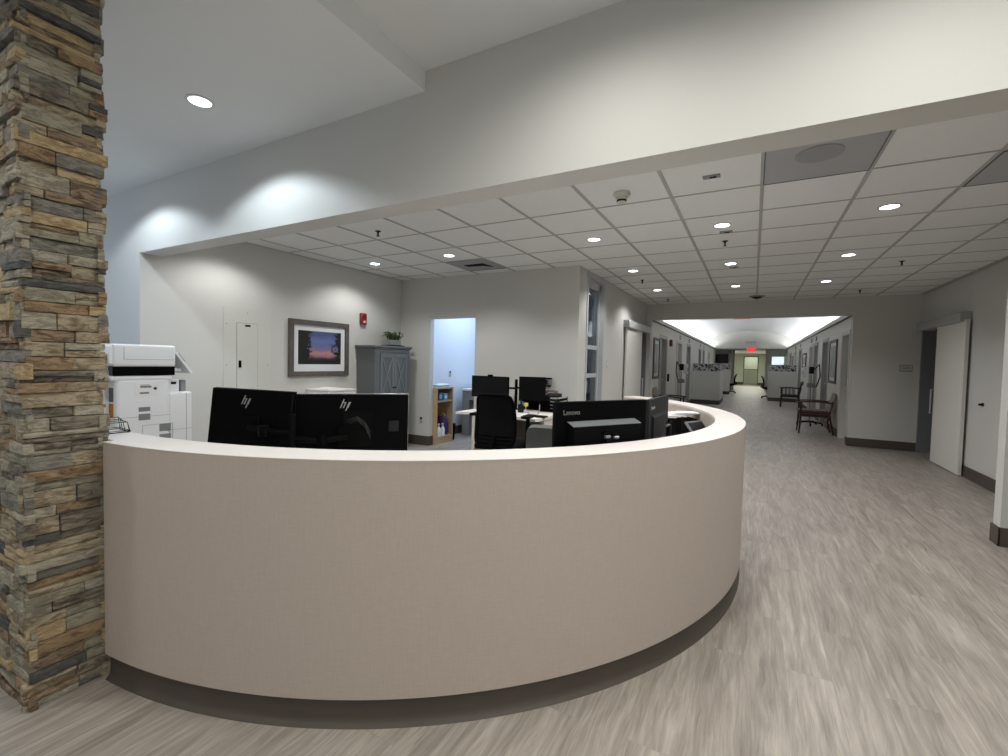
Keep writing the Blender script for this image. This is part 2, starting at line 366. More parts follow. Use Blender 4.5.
# baseboards
def base(name, *boxes):
    m = MB()
    for q in boxes: m.box(*q, bev=.003)
    return structure(m.done(name, basem, smooth=0))
BH = .15
base('baseboard_back', (XW, DX0, YB - .012, YB, 0, BH), (DX0, DX0 + .012, YB - .012, YB + .10, 0, BH), (DX1, XS, YB - .012, YB, 0, BH))
base('baseboard_left', (XW, XW + .012, YH1, YB, 0, BH))
base('baseboard_side', (XS, XS + .012, YB, GY0 - .06, 0, BH), (XS, XS + .012, GY1 + .06, SY0, 0, BH))
base('baseboard_far', (CR, XR, YF - .014, YF, 0, BH), (CR - .014, CR, YF - .014, YF + .2, 0, BH), (XS, CL, YF - .014, YF, 0, BH))
base('baseboard_right', (XR - .014, XR, 5.19, 8.28, 0, BH), (1.761, 6, 5.056, 5.07, 0, BH), (1.761, 1.775, 5.056, 5.204, 0, BH), (1.775, XR, 5.19, 5.204, 0, BH))
base('baseboard_header', (-8, XW + .012, YH0 - .012, YH0, 0, BH), (XW, XW + .012, YH0 - .012, YH1, 0, BH))

# ---- room behind the doorway (cool light)
structure(MB().box(-5.02, -4.88, YB + .10, 8.6, 0, 2.7).box(-4.88, -3.0, 8.5, 8.6, 0, 2.7).box(-3.1, -3.0, YB + .10, 8.5, 0, 2.7).done('wall_back_room', wallb, smooth=0), 'pale blue-lit walls of the room behind the doorway', 'wall')
structure(MB().box(-5.02, -3.0, YB + .10, 8.6, 2.7, 2.78).done('ceiling_back_room', ceilp, smooth=0), 'ceiling of the room behind the doorway', 'ceiling')
base('baseboard_back_room', (-4.88, -4.868, YB + .10, 8.5, 0, .15), (-4.88, -3.1, 8.488, 8.5, 0, .15))
# ---- dim rooms behind glazed door and sliding doors
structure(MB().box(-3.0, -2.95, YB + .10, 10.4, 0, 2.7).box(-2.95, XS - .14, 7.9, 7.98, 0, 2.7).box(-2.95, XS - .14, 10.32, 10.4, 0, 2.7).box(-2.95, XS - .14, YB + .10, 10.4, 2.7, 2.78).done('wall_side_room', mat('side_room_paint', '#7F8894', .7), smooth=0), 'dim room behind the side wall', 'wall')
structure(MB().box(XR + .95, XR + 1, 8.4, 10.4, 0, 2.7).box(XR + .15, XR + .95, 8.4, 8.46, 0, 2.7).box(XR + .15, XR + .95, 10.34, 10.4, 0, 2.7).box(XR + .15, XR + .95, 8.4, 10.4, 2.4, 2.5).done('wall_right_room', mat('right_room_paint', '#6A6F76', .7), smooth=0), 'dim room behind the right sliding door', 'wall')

# ------------------------------------------------------------------ stone column
def stone_column():
    x0, x1, y0, y1, H = -2.80, -2.394, .640, .877, 2.962
    m = MB(); m.box(x0 + .01, x1 - .01, y0 + .01, y1 - .01, 0, H, mi=7)
    rnd = random.Random(11)
    def stone(a, bb, z0, z1, face, out, mi):
        g = .0016
        t = bmesh.new()
        ln = bb - a; nx = max(2, int(ln / .03)); nz = 2
        D = .02 + out; grid = []
        for j in range(nz + 1):
            row = []
            for i in range(nx + 1):
                u = a + g + (ln - 2 * g) * i / nx; zz = z0 + g + (z1 - z0 - 2 * g) * j / nz
                edge = (i in (0, nx)) or (j in (0, nz))
                o_ = D + rnd.uniform(-.003, .003) - (.004 if edge else 0)
                if j in (0, nz): zz += rnd.uniform(-.0006, .0006)
                row.append((u, o_, zz))
            grid.append(row)
        def W(u, o_, z):
            return {'E': (x1 - .02 + o_, u, z), 'W': (x0 + .02 - o_, u, z), 'S': (u, y0 + .02 - o_, z), 'N': (u, y1 - .02 + o_, z)}[face]
        V = [[t.verts.new(W(*p)) for p in row] for row in grid]
        K = [[t.verts.new(W(p[0], 0, p[2])) for p in row] for row in grid]
        for j in range(nz):
            for i in range(nx): t.faces.new((V[j][i], V[j][i + 1], V[j + 1][i + 1], V[j + 1][i]))
        for i in range(nx):
            t.faces.new((K[0][i], K[0][i + 1], V[0][i + 1], V[0][i])); t.faces.new((V[nz][i], V[nz][i + 1], K[nz][i + 1], K[nz][i]))
        for j in range(nz):
            t.faces.new((K[j][0], V[j][0], V[j + 1][0], K[j + 1][0])); t.faces.new((V[j][nx], K[j][nx], K[j + 1][nx], V[j + 1][nx]))
        for f in t.faces: f.material_index = mi
        m._merge(t)
    for face in 'ESNW':
        lo, hi = (y0, y1) if face in 'EW' else (x0, x1)
        z = 0
        while z < H - .005:
            h = rnd.choice([.034, .04, .046, .052, .058, .066])
            if H - z - h < .025: h = H - z
            a = lo - rnd.choice([0, .008, .02]); end = hi + rnd.choice([0, .006, .02])
            while a < end - .01:
                ln = rnd.uniform(.08, .27)
                if end - a - ln < .05: ln = end - a
                mi = rnd.choices(range(9), [4, 4, 3, 2.2, 2, 2.6, 3.4, 1.2, 1.1])[0]
                if h > .042 and rnd.random() < .28:
                    hh = h * rnd.uniform(.4, .6); o1, o2 = rnd.uniform(-.004, .02), rnd.uniform(-.004, .02)
                    stone(a, a + ln, z, z + hh, face, o1, mi); stone(a, a + ln, z + hh, z + h, face, o2, rnd.randrange(9))
                else: stone(a, a + ln, z, z + h, face, rnd.uniform(-.004, .02), mi)
                a += ln
            z += h
    o = m.done('stone_column', STONES, smooth=25)
    structure(o, 'column clad in thin stacked tan and grey ledge stones', 'column')
stone_column()

# ------------------------------------------------------------------ curved reception counter
CC = (-2.515, 3.342); A0, A1 = math.radians(-86.4), math.radians(58); AN = math.radians(-98)
ct = thing('reception_counter', 'large curved taupe reception counter with white top and dark base', 'counter', (CC[0], CC[1], 0))
o0 = (0, 0); ZT = 1.013
MB().arc(o0, [(2.455, .112), (2.485, .112), (2.485, ZT - .004), (2.455, ZT - .004)], A0, A1, 140).done('front_panel', pan, ct, 30)
m = MB().arc(o0, [(2.30, ZT - .021), (2.455, ZT - .021), (2.455, ZT - .004), (2.486, ZT - .004), (2.486, ZT - .0015), (2.484, ZT), (2.303, ZT), (2.30, ZT - .003)], A0, A1, 140)
m.arc(o0, [(2.30, ZT - .021), (2.445, ZT - .021), (2.445, ZT), (2.303, ZT), (2.30, ZT - .003)], AN, A0, 16)      # notch behind the column
m.done('countertop', mat('countertop_laminate', '#CFC9C5', .45, var=.02, vscale=3, bump=.02, bscale=90), ct, 30)
MB().arc(o0, [(2.43, 0), (2.485, 0), (2.483, .004), (2.474, .012), (2.468, .022), (2.466, .036), (2.466, .1125), (2.43, .1125)], A0, A1, 140).done('toe_kick', basem, ct, 50)
MB().arc(o0, [(2.305, .72), (2.32, .72), (2.32, ZT - .021), (2.305, ZT - .021)], AN, A1, 120).done('inner_panel', pan, ct, 30)
MB().arc(o0, [(1.60, .705), (2.304, .705), (2.304, .74), (1.60, .74)], AN, A1, 120).done('work_surface', white, ct, 30)
for a, r in ((AN, 2.40), (A1, 2.455)):
    MB().box(1.62, r, -.012, .012, 0, .70, M=Matrix.Rotation(a, 4, 'Z')).done('end_panel', pan, ct, 0)

# ------------------------------------------------------------------ printer (its side faces the lobby)
pr = thing('office_printer', 'large white office printer behind the stone column', 'printer', (-4.30, 1.60, 0))
MB().box(-.58, 0, .05, .425, .40, 1.185, .03, seg=3).box(-.58, .002, .02, .44, 1.165, 1.205, .012, seg=2).done('body', whitep, pr)
MB().box(-.58, -.105, -.14, .06, .40, 1.185, .03, seg=3).done('rear_housing', whitep, pr)
MB().box(-.56, .004, .03, .46, 1.205, 1.275).done('scanner_base', black, pr)
MB().box(-.58, .012, .03, .465, 1.275, 1.452, .02, seg=3).box(-.57, .006, -.0, .04, 1.29, 1.44, .01).done('scanner_lid', whitep, pr)
m = MB().box(.0115, .0135, .10, .45, 1.332, 1.335).box(.0115, .0135, .10, .103, 1.335, 1.43); m.done('lid_seam', mat('seam_grey', '#9EA3A6', .6), pr, 0)
MB().prism([(.482, 1.402), (.604, 1.227), (.588, 1.216), (.466, 1.391)], 'X', -.45, .0).box(-.4, -.04, .44, .53, 1.235, 1.26, .003).done('control_panel', whitep, pr, 0)
MB().prism([(.488, 1.3935), (.544, 1.3132), (.5465, 1.315), (.4905, 1.3953)], 'X', -.4, .001).done('control_screen', black, pr, 0)
MB().box(-.57, -.002, .415, .60, .62, 1.06, .022, seg=3).done('front_tray', whitep, pr)
m = MB().box(-.3, -.06, .43, .525, 1.055, 1.165, .006); m.box(-.0605, -.0585, .46, .50, 1.125, 1.145, mi=1); m.done('stapler_box', [whitep, black], pr)
MB().box(-.1, -.055, .535, .575, 1.06, 1.16, .003).done('paper_guide', grayp, pr)
MB().box(-.59, .0, .02, .60, .03, .40, .01).done('paper_drawers', whitep, pr)
for q, z in enumerate((.15, .28)):
    MB().box(-.4, -.2, .60, .612, z, z + .02, .003).done('drawer_handle', grayp, pr)
for x in (-.52, -.06):
    for y in (.1, .52): MB().cyl((x, y, .018), .018, .03, 'X', 12).done('caster', blackm, pr)
seam = MATS['seam_grey']
m = MB()
for y0, y1, z0, z1 in ((.08, .425, .872, .875), (.225, .445, .80, .803), (.225, .228, .64, .80), (.442, .445, .64, .80), (.08, .083, .70, .83)): m.box(-.001, .0012, y0, y1, z0, z1)
m.box(-.003, -.0005, .55, .553, .64, 1.05).box(-.003, -.0005, .43, .60, .74, .743)
m.done('panel_seam', seam, pr, 0)
stk = MB().box(-.001, .0015, .175, .34, 1.04, 1.145).done('sticker', paper, pr, 0); stk['label'] = 'white sticker with barcodes'
def bars(name, y, n, z0, z1):
    m = MB().box(.0012, .0019, y, y + n * .0065, (z0 + z1) / 2 - .0015, (z0 + z1) / 2 + .0015)
    for i in range(n): m.box(.0012, .0022, y + .001 + i * .0065, y + .0045 + i * .0065, z0, z1)
    m.done(name, darkg, stk, 0)
bars('barcode', .212, 12, 1.105, 1.122); bars('barcode', .208, 10, 1.056, 1.072); bars('caption_line', .212, 10, 1.126, 1.130)
MB().cyl((.002, .316, 1.098), .012, .001, 'X', 18).done('round_mark', mat('navy', '#27314F', .5), stk)
vm = mat('vent_grey', '#85898B', .6)
for y0, y1, z0, z1 in ((.20, .28, .915, .95), (.20, .28, .845, .895), (.345, .43, .74, .80), (.345, .43, .675, .715)):
    m = MB().box(-.001, .0008, y0, y1, z0, z1)
    k = z0
    while k < z1 - .004: m.box(.0008, .002, y0, y1, k, k + .0035); k += .0075
    m.done('vent', vm, pr, 0)
MB().box(-.10, -.035, .046, .052, 1.0, 1.11).done('dark_patch', mat('slate_card', '#5A5D66', .7), pr, 0)
MB().box(-.10, -.035, .046, .052, .88, .985).done('orange_patch', orange, pr, 0)

# wire rack on the counter
wr = thing('wire_file_rack', 'black wire file rack on the counter by the stone column', 'rack', (-2.625, 1.0, 1.013), math.radians(-4)); wr.scale = (.72, .72, .8)
def loop(x, w, h, sl=0): return [(x - sl, -w / 2, 0), (x, -w / 2, h), (x, w / 2, h), (x - sl, w / 2, 0)]
m = MB().tube([(-.1, -.055, .004), (.1, -.055, .004), (.1, .055, .004), (-.1, .055, .004)], .0025, closed=True)
m.tube([(-.1, -.055, .012), (.1, -.055, .012), (.1, .055, .012), (-.1, .055, .012)], .002, closed=True)
m.done('base_frame', blackm, wr)
for x, h in ((-.09, .075), (-.05, .065), (-.01, .06), (.065, .058)):
    MB().tube([(x + .02, -.055, .004), (x, -.05, h), (x, .05, h), (x + .02, .055, .004)], .0022).done('divider', blackm, wr)
MB().tube([(-.09, -.05, .075), (-.01, -.05, .06), (.065, -.05, .058), (.1, -.055, .004)], .0022).done('side_wire', blackm, wr)
MB().tube([(-.09, .05, .075), (-.01, .05, .06), (.065, .05, .058), (.1, .055, .004)], .0022).done('side_wire', blackm, wr)

# ------------------------------------------------------------------ monitors on the counter desk
def hp_logo(parent, x, z, s):
    m = MB()
    y = -.0175
    def bar(x0, z0, x1, z1, w=.0055):
        m.prism([(x + x0 * s, z + z0 * s), (x + x1 * s, z + z1 * s), (x + x1 * s + w * 1.1, z + z1 * s), (x + x0 * s + w * 1.1, z + z0 * s)], 'Y', y, y + .0015)
    bar(-.030, -.02, -.008, .035); bar(-.012, -.02, .003, .0175); bar(.000, -.042, .0238, .0175); bar(.014, -.02, .029, .0175)
    for P4 in (((-.0167, .0128), (.003, .0128), (.0048, .0175), (-.0148, .0175)), ((.0088, -.02), (.015, -.02), (.0168, -.0153), (.0107, -.0153)), ((.022, .0128), (.028, .0128), (.0298, .0175), (.0238, .0175))):
        m.prism([(x + u * s + .003, z + v * s) for u, v in P4], 'Y', y + .0002, y + .0014)
    return m.done('logo', mat('logo_silver', '#9A9DA0', .35, .3), parent, 0)
def monitor(name, label, loc, rot, w, h, edge, group=None):
    t = thing(name, label, 'monitor', loc, rot=rot, group=group)
    MB().box(-w / 2, w / 2, -.016, .006, -h / 2, h / 2, .004).done('rear_cover', black, t)
    m = MB().box(-w / 2 - .0025, w / 2 + .0025, .006, .011, -h / 2 - .0025, h / 2 + .0025, .0015); m.done('bezel', edge, t)
    MB().box(-w / 2 + .006, w / 2 - .006, .011, .0125, -h / 2 + .01, h / 2 - .006).done('display', screen, t)
    return t
H_A = monitor('computer_monitor', 'black computer monitor with light edge on right of the pair at counter', (-1.782, 1.659, 1.04), (0, 0, math.radians(44)), .565, .322, silver)
hp_logo(H_A, -.03, .108, .80)
m = MB().box(-.035, .10, -.017, -.0155, -.105, .075)
m.box(-.04, .105, -.020, -.0155, .075, .079).box(-.04, -.036, -.020, -.0155, -.105, .079).box(.101, .105, -.020, -.0155, -.105, .079)
m.done('port_recess', blackm, H_A, 0)
m = MB()
for k in range(4):
    m.tube([(-.02 + .005 * k, -.019, .03 - k * .006), (.03, -.03, .05 - k * .006), (.07, -.028, .02 - k * .008), (.095, -.02, -.03 - k * .012)], .0013, 6)
m.done('cable_bundle', mat('cable_grey', '#2A2C2E', .4), H_A)
m = MB().box(.185, .235, -.0185, -.0155, -.03, .025, .002); m.done('latch_plate', darkg, H_A)
H_B = monitor('computer_monitor', 'black computer monitor tilted forward on left of the pair at counter', (-2.150, 1.368, 1.068), (math.radians(-6), math.radians(1), math.radians(17)), .455, .30, black)
hp_logo(H_B, -.028, .092, .80)
# twin arm behind them, on the lobby side
ar = thing('monitor_arm', 'black twin monitor arm carrying the two counter monitors', 'monitor arm', (-1.93, 1.43, .74))
def P(dx, dy, z): return (dx, dy, z)
MB().box(-.06, .06, -.05, .05, 0, .012, .003).cyl((0, 0, .02), .03, .03).done('clamp', blackm, ar)
MB().cyl((0, 0, .19), .017, .36).done('pole', blackm, ar)
def rel(p): return (p[0] + 1.93, p[1] - 1.43, p[2] - .74)
bk = black
MB().tube([rel((-1.93, 1.43, 1.02)), rel((-2.02, 1.345, 1.03)), rel((-2.13, 1.345, 1.04))], .016, 8).cyl(rel((-2.02, 1.345, 1.03)), .024, .05).done('left_arm', bk, ar)
MB().tube([rel((-1.93, 1.43, .99)), rel((-1.83, 1.52, .98)), rel((-1.775, 1.625, .99))], .016, 8).cyl(rel((-1.83, 1.52, .98)), .024, .05).done('right_arm', bk, ar)
MB().box(-.05, .05, -.008, .004, -.05, .05, .003, M=Matrix.Translation(rel((-2.128, 1.353, 1.04))) @ Matrix.Rotation(math.radians(17), 4, 'Z')).done('mount_plate', bk, ar)
MB().box(-.05, .05, -.008, .004, -.05, .05, .003, M=Matrix.Translation(rel((-1.775, 1.630, .99))) @ Matrix.Rotation(math.radians(44), 4, 'Z')).done('mount_plate', bk, ar)

# all-in-one computers
def aio(label, loc, rz, w, h, zc, txt, stand=True):
    t = thing('all_in_one_computer', label, 'computer', (loc[0], loc[1], .74), rz)
    c = zc - .74
    MB().box(-w / 2, w / 2, -.014, .01, c - h / 2, c + h / 2, .004).done('screen_housing', darkg if not stand else mat('aio_black', '#050506', .6, spec=.06), t)
    MB().box(-w / 2 + .006, w / 2 - .006, .01, .0115, c - h / 2 + .02, c + h / 2 - .006).done('display', screen, t)
    zt = c + h / 2 - .095
    dp_ = .062 if stand else .026
    m = MB().prism([(-.014, zt), (-dp_, zt - .018), (-dp_, c - h / 2 + .02), (-.014, c - h / 2 + .01)], 'X', -w / 2 + .075, w / 2 - .09)
    m.done('rear_housing', blackm if stand else darkg, t, 0)
    if stand: m = MB().prism([(-.0145, zt + .0012), (-.0625, zt - .0168), (-.0625, zt - .0195), (-.0145, zt - .0015)], 'X', -w / 2 + .07, w / 2 - .085)
    if stand: m.done('housing_ledge', mat('ledge_lit_grey', '#6C7072', .4, .3), t, 0)  # ledge coloured lighter than the housing to imitate light falling from above
    M = Matrix.Translation((-w / 2 + .045, -.0145, c + h / 2 - .062)) @ Matrix.Rotation(PI / 2, 4, 'X')
    text_mesh('wordmark', txt, .033, silver, t, M)
    MB().box(-.12, .12, -.16, .07, 0, .012, .004).done('stand_base', blackm, t)
    MB().box(-.035, .035, -.085, -.062, .012, c, .004).done('stand_neck', blackm, t)
    m = MB().tube([(-.05, -.063, zt - .06), (-.045, -.085, zt - .04), (-.015, -.09, zt - .045), (.03, -.075, zt - .06)], .004, 8); m.done('cable_lock', black, t)
    MB().cyl((-.02, -.068, zt - .075), .008, .03, 'X', 12).done('lock_head', silver, t); MB().cyl((.035, -.068, zt - .08), .007, .03, 'X', 12).done('lock_head', silver, t)
    return t
aio('black all-in-one computer seen from behind, front one of the two', (-.650, 2.212), math.radians(58), .585, .36, 1.022, 'Lenovo')
aio('dark all-in-one computer turned sideways behind the front one', (-.515, 2.95), math.radians(88.5), .565, .34, 1.015, 'Lenovo', False)

# phone, organizer, papers on the curved work surface
ph = thing('desk_phone', 'black desk phone with tilted display on the curved desk', 'phone', (-.40, 3.98, .74), math.radians(62))
MB().prism([(-.1, 0), (.1, 0), (.1, .03), (-.1, .06)], 'X', -.1, .1).done('base', black, ph, 0)
R = Matrix.Translation((0, -.03, .135)) @ Matrix.Rotation(math.radians(50), 4, 'X')
MB().box(-.11, .11, -.075, .075, -.008, .008, .004, M=R).done('display_head', mat('phone_grey', '#6E7173', .4, .3), ph)
MB().box(-.09, .09, -.058, .058, .0075, .010, M=R).done('display', darkg, ph)
MB().tube([(-.085, -.09, .07), (-.085, -.02, .095), (-.085, .06, .06)], [.022, .014, .022], 10).done('handset', black, ph)
og = thing('desktop_organizer', 'black desktop organizer on the curved desk holding white papers', 'organizer', (-.58, 4.22, .74), math.radians(30))
m = MB().box(-.14, .14, -.11, .11, 0, .012)
for x in (-.14, -.07, 0, .07, .132): m.box(x, x + .008, -.11, .11, 0, .19)
m.done('tray', blackm, og, 0)
ps = thing('paper_stack', 'loose white papers on the black desktop organizer', 'papers', (-.58, 4.22, .931), math.radians(30))
rnd = random.Random(4)
for k in range(7):
    M = Matrix.Translation((-.12 + .04 * k, rnd.uniform(-.02, .02), .002 + .0065 * k)) @ Matrix.Rotation(rnd.uniform(-.2, .2), 4, 'Z')
    MB().box(-.1, .1, -.08, .08, 0, .006, M=M).done('paper', paper, ps, 0)
hs = thing('small_card_reader', 'small black card reader with silver tip beside the sideways computer', 'card reader', (-.40, 3.38, .74), .4)
MB().box(-.06, .06, -.035, .035, 0, .05, .006).done('body', black, hs); MB().box(-.02, .02, -.037, .034, .05, .075, .004).done('tip', silver, hs)
mg = thing('pen_cup', 'dark cup of pens on the curved desk behind the phone', 'cup', (-.62, 3.98, .74))
MB().lathe([(.034, 0), (.038, .1), (.034, .1), (.031, .005)]).done('cup', mat('brown_cup', '#4B2F2A', .5), mg)
for k in range(4): MB().tube([(.01 * math.cos(k * 1.6), .01 * math.sin(k * 1.6), .01), (.028 * math.cos(k * 1.6), .028 * math.sin(k * 1.6), .15)], .004, 6).done('pen', [black, silver, red, blueb][k], mg)

# ------------------------------------------------------------------ left wall
fp = thing('framed_picture', 'dark framed sunset photograph with white mat on the left wall', 'picture', (XW, 4.238, 1.128))
W_, H_ = .965, .738
m = MB()
for y0, y1, z0, z1 in ((-W_ / 2, W_ / 2, 0, .065), (-W_ / 2, W_ / 2, H_ - .065, H_), (-W_ / 2, -W_ / 2 + .068, .065, H_ - .065), (W_ / 2 - .068, W_ / 2, .065, H_ - .065)): m.box(0, .035, y0, y1, z0, z1, .003)
m.done('frame', frame_d, fp)
MB().box(.002, .016, -W_ / 2 + .06, W_ / 2 - .06, .06, H_ - .06).done('mat_board', mat('mat_white', '#DCDEE2', .8), fp, 0)
MB().box(.016, .018, -.345, .345, .16, .60).done('print', sun, fp, 0)
fa = thing('fire_alarm', 'red fire alarm strobe on the wall above the grey cabinet', 'alarm', (XW - .002, 4.995, 1.885))
MB().box(0, .05, -.055, .055, 0, .165, .008).done('housing', red, fa)
MB().box(.05, .06, -.02, .02, .02, .055, .004).done('strobe_lens', mat('strobe_white', '#D8B8B8', .3), fa)
MB().box(.05, .054, -.035, .035, .085, .14, .003).done('horn_grille', mat('alarm_dark_red', '#6E1015', .5), fa)
ep = thing('electrical_panel', 'flush white electrical panel with black latch on the left wall', 'panel', (XW + .0005, 3.23, 1.0))
pw = mat('panel_white', '#CBCCC7', .5)
MB().box(0, .006, -.275, .285, -.6, .93, .002).done('cover', pw, ep)
MB().box(.006, .0066, -.129, .124, -.454, .756).done('door_gap', mat('gap_grey', '#7F807D', .6), ep, 0)
m = MB().box(.006, .010, -.125, .12, -.45, .752, .001); dr = m.done('door', pw, ep)
MB().box(.010, .012, -.03, .033, .715, .738).done('name_plate', black, dr, 0)
MB().box(.010, .020, -.108, -.078, .245, .325, .002).done('latch', black, dr)
for y, z in ((-.24, .735), (0, .875), (-.24, .275), (.25, .275)): MB().cyl((.007, y, z), .006, .005, 'X', 10).done('screw', grayp, ep)
def outlet(label, loc, rz, sw=False, group=None):
    t = thing('light_switch' if sw else 'wall_outlet', label, 'switch' if sw else 'outlet', loc, rz, group)
    MB().box(-.035, .035, -.006, 0, -.057, .057, .002).done('plate', lgray if sw else mat('outlet_plate', '#B8B6AE', .5), t)
    if sw: MB().box(-.012, .012, -.012, -.005, -.03, .03, .002).done('rocker', whitep, t)
    else:
        MB().box(-.018, .018, -.009, -.005, .012, .05, .002).done('socket', black if group is None else lgray, t); MB().box(-.018, .018, -.009, -.005, -.045, -.01, .002).done('socket', grayp, t)
    return t
outlet('outlet low on the back wall left of the open doorway', (-4.70, YB, .40), 0)
outlet('outlet on the pale blue wall seen through the doorway', (-4.88, 6.88, 1.13), PI / 2)
outlet('grey light switch on the side wall beyond the glazed door', (XS, 7.25, 1.38), PI / 2, True)

# grey cabinet with crossed doors
gc = thing('storage_cabinet', 'tall grey wooden cabinet with crossed doors in the back left corner', 'cabinet', (XW, 4.89, 0))
D_, W_ = .375, .75
MB().box(.015, D_ - .02, 0, W_, .06, 1.545, .003).done('carcass', cabgray, gc)
MB().box(.0, D_ + .03, -.035, W_ + .035, 1.545, 1.575, .006).box(.01, D_ + .012, -.018, W_ + .018, 1.525, 1.545, .003).done('top', cabgray, gc)
MB().box(.02, D_ - .03, .02, W_ - .02, 0, .06).done('plinth', cabgray, gc)
m = MB().box(D_ - .02, D_ - .002, 0, .10, .06, 1.525).box(D_ - .02, D_ - .002, W_ - .055, W_, .06, 1.525).box(D_ - .02, D_ - .002, .1, W_ - .055, 1.47, 1.525)
m.done('face_frame', cabgray, gc, 0)
for y0, y1 in ((.105, .398), (.402, .69)):
    d = MB().box(D_ - .018, D_ - .004, y0, y1, .09, 1.465).done('door', cabgray, gc, 0)
    m = MB()
    for q in ((y0, y0 + .045, .09, 1.465), (y1 - .045, y1, .09, 1.465), (y0 + .045, y1 - .045, 1.40, 1.465), (y0 + .045, y1 - .045, .80, .86), (y0 + .045, y1 - .045, .09, .15)): m.box(D_ - .004, D_ + .008, q[0], q[1], q[2], q[3], .002)
    ya, yb = y0 + .045, y1 - .045
    for za, zb in ((.86, 1.40), (.15, .80)):
        for s_, e_ in (((ya, za), (yb, zb)), ((ya, zb), (yb, za))):
            dx, dz = e_[0] - s_[0], e_[1] - s_[1]; l_ = math.hypot(dx, dz); nx, nz = -dz / l_ * .017, dx / l_ * .017
            m.prism([(s_[0] + nx, s_[1] + nz), (e_[0] + nx, e_[1] + nz), (e_[0] - nx, e_[1] - nz), (s_[0] - nx, s_[1] - nz)], 'X', D_ - .005, D_ + .006 + (.0008 if e_[1] > s_[1] else 0))
    m.done('cross_trim', mat('cabinet_trim_grey', '#72767680'[:7], .6), d, 0)
    MB().cyl((D_ + .016, (y1 - .02 if y0 < .2 else y0 + .02), .95), .011, .02, 'X', 12).done('knob', darkg, d)
pp = thing('potted_plant', 'small leafy green plant in a grey planter on top of the cabinet', 'plant', (-4.95, 5.44, 1.575))
MB().box(-.10, .10, -.16, .16, 0, .018, .004).done('tray', darkg, pp)
MB().box(-.06, .06, -.12, .12, .018, .10, .008).done('planter', mat('planter_grey', '#9FA19C', .6), pp)
m = MB(); rnd = random.Random(3)
for k in range(70):
    a = rnd.uniform(0, 2 * PI); l = rnd.uniform(.08, .17); h = rnd.uniform(.05, .14)
    bx_, by_ = rnd.uniform(-.04, .04), rnd.uniform(-.10, .10)
    p0 = Vector((bx_, by_, .095)); p1 = p0 + Vector((math.cos(a) * l * .5, math.sin(a) * l * .6, h)); p2 = p0 + Vector((math.cos(a) * l, math.sin(a) * l * 1.15, h * rnd.uniform(.3, 1)))
    sd = Vector((-math.sin(a), math.cos(a), 0)) * rnd.uniform(.010, .018)
    v = [m.b.verts.new(q) for q in (p0 - sd * .2, p0 + sd * .2, p1 + sd, p1 - sd)]; t_ = m.b.verts.new(p2)
    m.b.faces.new(v); m.b.faces.new((v[3], v[2], t_))
m.done('foliage', green, pp, 0)
wc = thing('low_white_cabinet', 'low white cabinet against the left wall under the picture', 'cabinet', (XW, 4.02, 0))
MB().box(.012, .44, 0, .44, .08, .945, .004).done('carcass', whitep, wc)
MB().box(.012, .46, -.01, .45, .945, .965, .004).done('top', white, wc)
for y0, y1 in ((.005, .218), (.222, .435)):
    d = MB().box(.44, .456, y0, y1, .09, .94, .003).done('door', whitep, wc); MB().tube([(.47, y1 - .04 if y0 < .1 else y0 + .04, .7), (.47, y1 - .04 if y0 < .1 else y0 + .04, .82)], .005).done('handle', silver, d)
MB().box(.03, .42, .02, .42, 0, .08).done('plinth', darkg, wc)
tag(MB().prism([(.04, 0), (.40, 0), (.40, .004), (.24, .018), (.04, .004)], 'X', .05, .36).done('paper_sheet', paper, None, 0, (XW, 4.03, .966)), 'white sheet of paper on the low white cabinet', 'paper')

# ------------------------------------------------------------------ white desk by the back wall
dk = thing('white_desk', 'white desk against the back wall behind the counter', 'desk', (-2.66, 5.28, 0))
MB().prism([(-.57, -.59), (-.38, -.50), (-.1, -.49), (.55, -.66), (.57, -.6), (.57, .56), (-.57, .56)], 'Z', .715, .745).done('desktop', white, dk, 0)
MB().box(-.40, -.355, -.48, .55, 0, .715, .002).done('end_panel', white, dk)
MB().box(.5, .545, -.4, .55, 0, .715, .002).done('end_panel', white, dk)
MB().box(-.35, .5, .5, .52, .3, .715).done('modesty_panel', grayp, dk)
MB().box(-.40, -.36, .05, .55, .745, .90, .002).done('side_screen', white, dk)
def desk_monitor(label, loc, rz, w, h):
    t = monitor('computer_monitor', label, loc, (0, 0, rz), w, h, black); return t
desk_monitor('black monitor on the white desk, left of the pole', (-3.115, 5.33, 1.035), PI + math.radians(-4), .595, .285)
desk_monitor('black monitor on the white desk, right of the pole', (-2.49, 5.34, 1.035), PI + math.radians(14), .345, .31)
wbc = thing('webcam', 'small black webcam on top of the left desk monitor', 'webcam', (-3.115, 5.33, 1.1785))
MB().box(-.035, .035, -.02, .02, 0, .022, .006).done('body', black, wbc); MB().cyl((0, -.022, .011), .007, .006, 'Y', 12).done('lens', screen, wbc)
da = thing('monitor_arm', 'black pole mount between the two monitors on the white desk', 'monitor arm', (-2.775, 5.44, .745))
MB().box(-.06, .06, -.05, .05, 0, .012, .003).done('base_plate', blackm, da); MB().cyl((0, 0, .2), .02, .40).done('pole', blackm, da)
MB().tube([(0, 0, .28), (-.14, .0, .28), (-.28, -.06, .285)], .014).done('left_arm', blackm, da); MB().tube([(0, 0, .29), (.14, -.02, .29), (.29, -.075, .295)], .014).done('right_arm', blackm, da)
pc = thing('pen_cup', 'dark pen cup under the right desk monitor on the white desk', 'cup', (-2.56, 5.16, .745))
MB().lathe([(.036, 0), (.04, .1), (.036, .1), (.033, .005)]).done('cup', darkg, pc)
for k in range(6): MB().tube([(.01 * math.cos(k), .01 * math.sin(k), .01), (.03 * math.cos(k), .03 * math.sin(k), .14 + .01 * (k % 3))], .0045, 6).done('pen', [teal, black, blueb, grayp, green, black][k], pc)
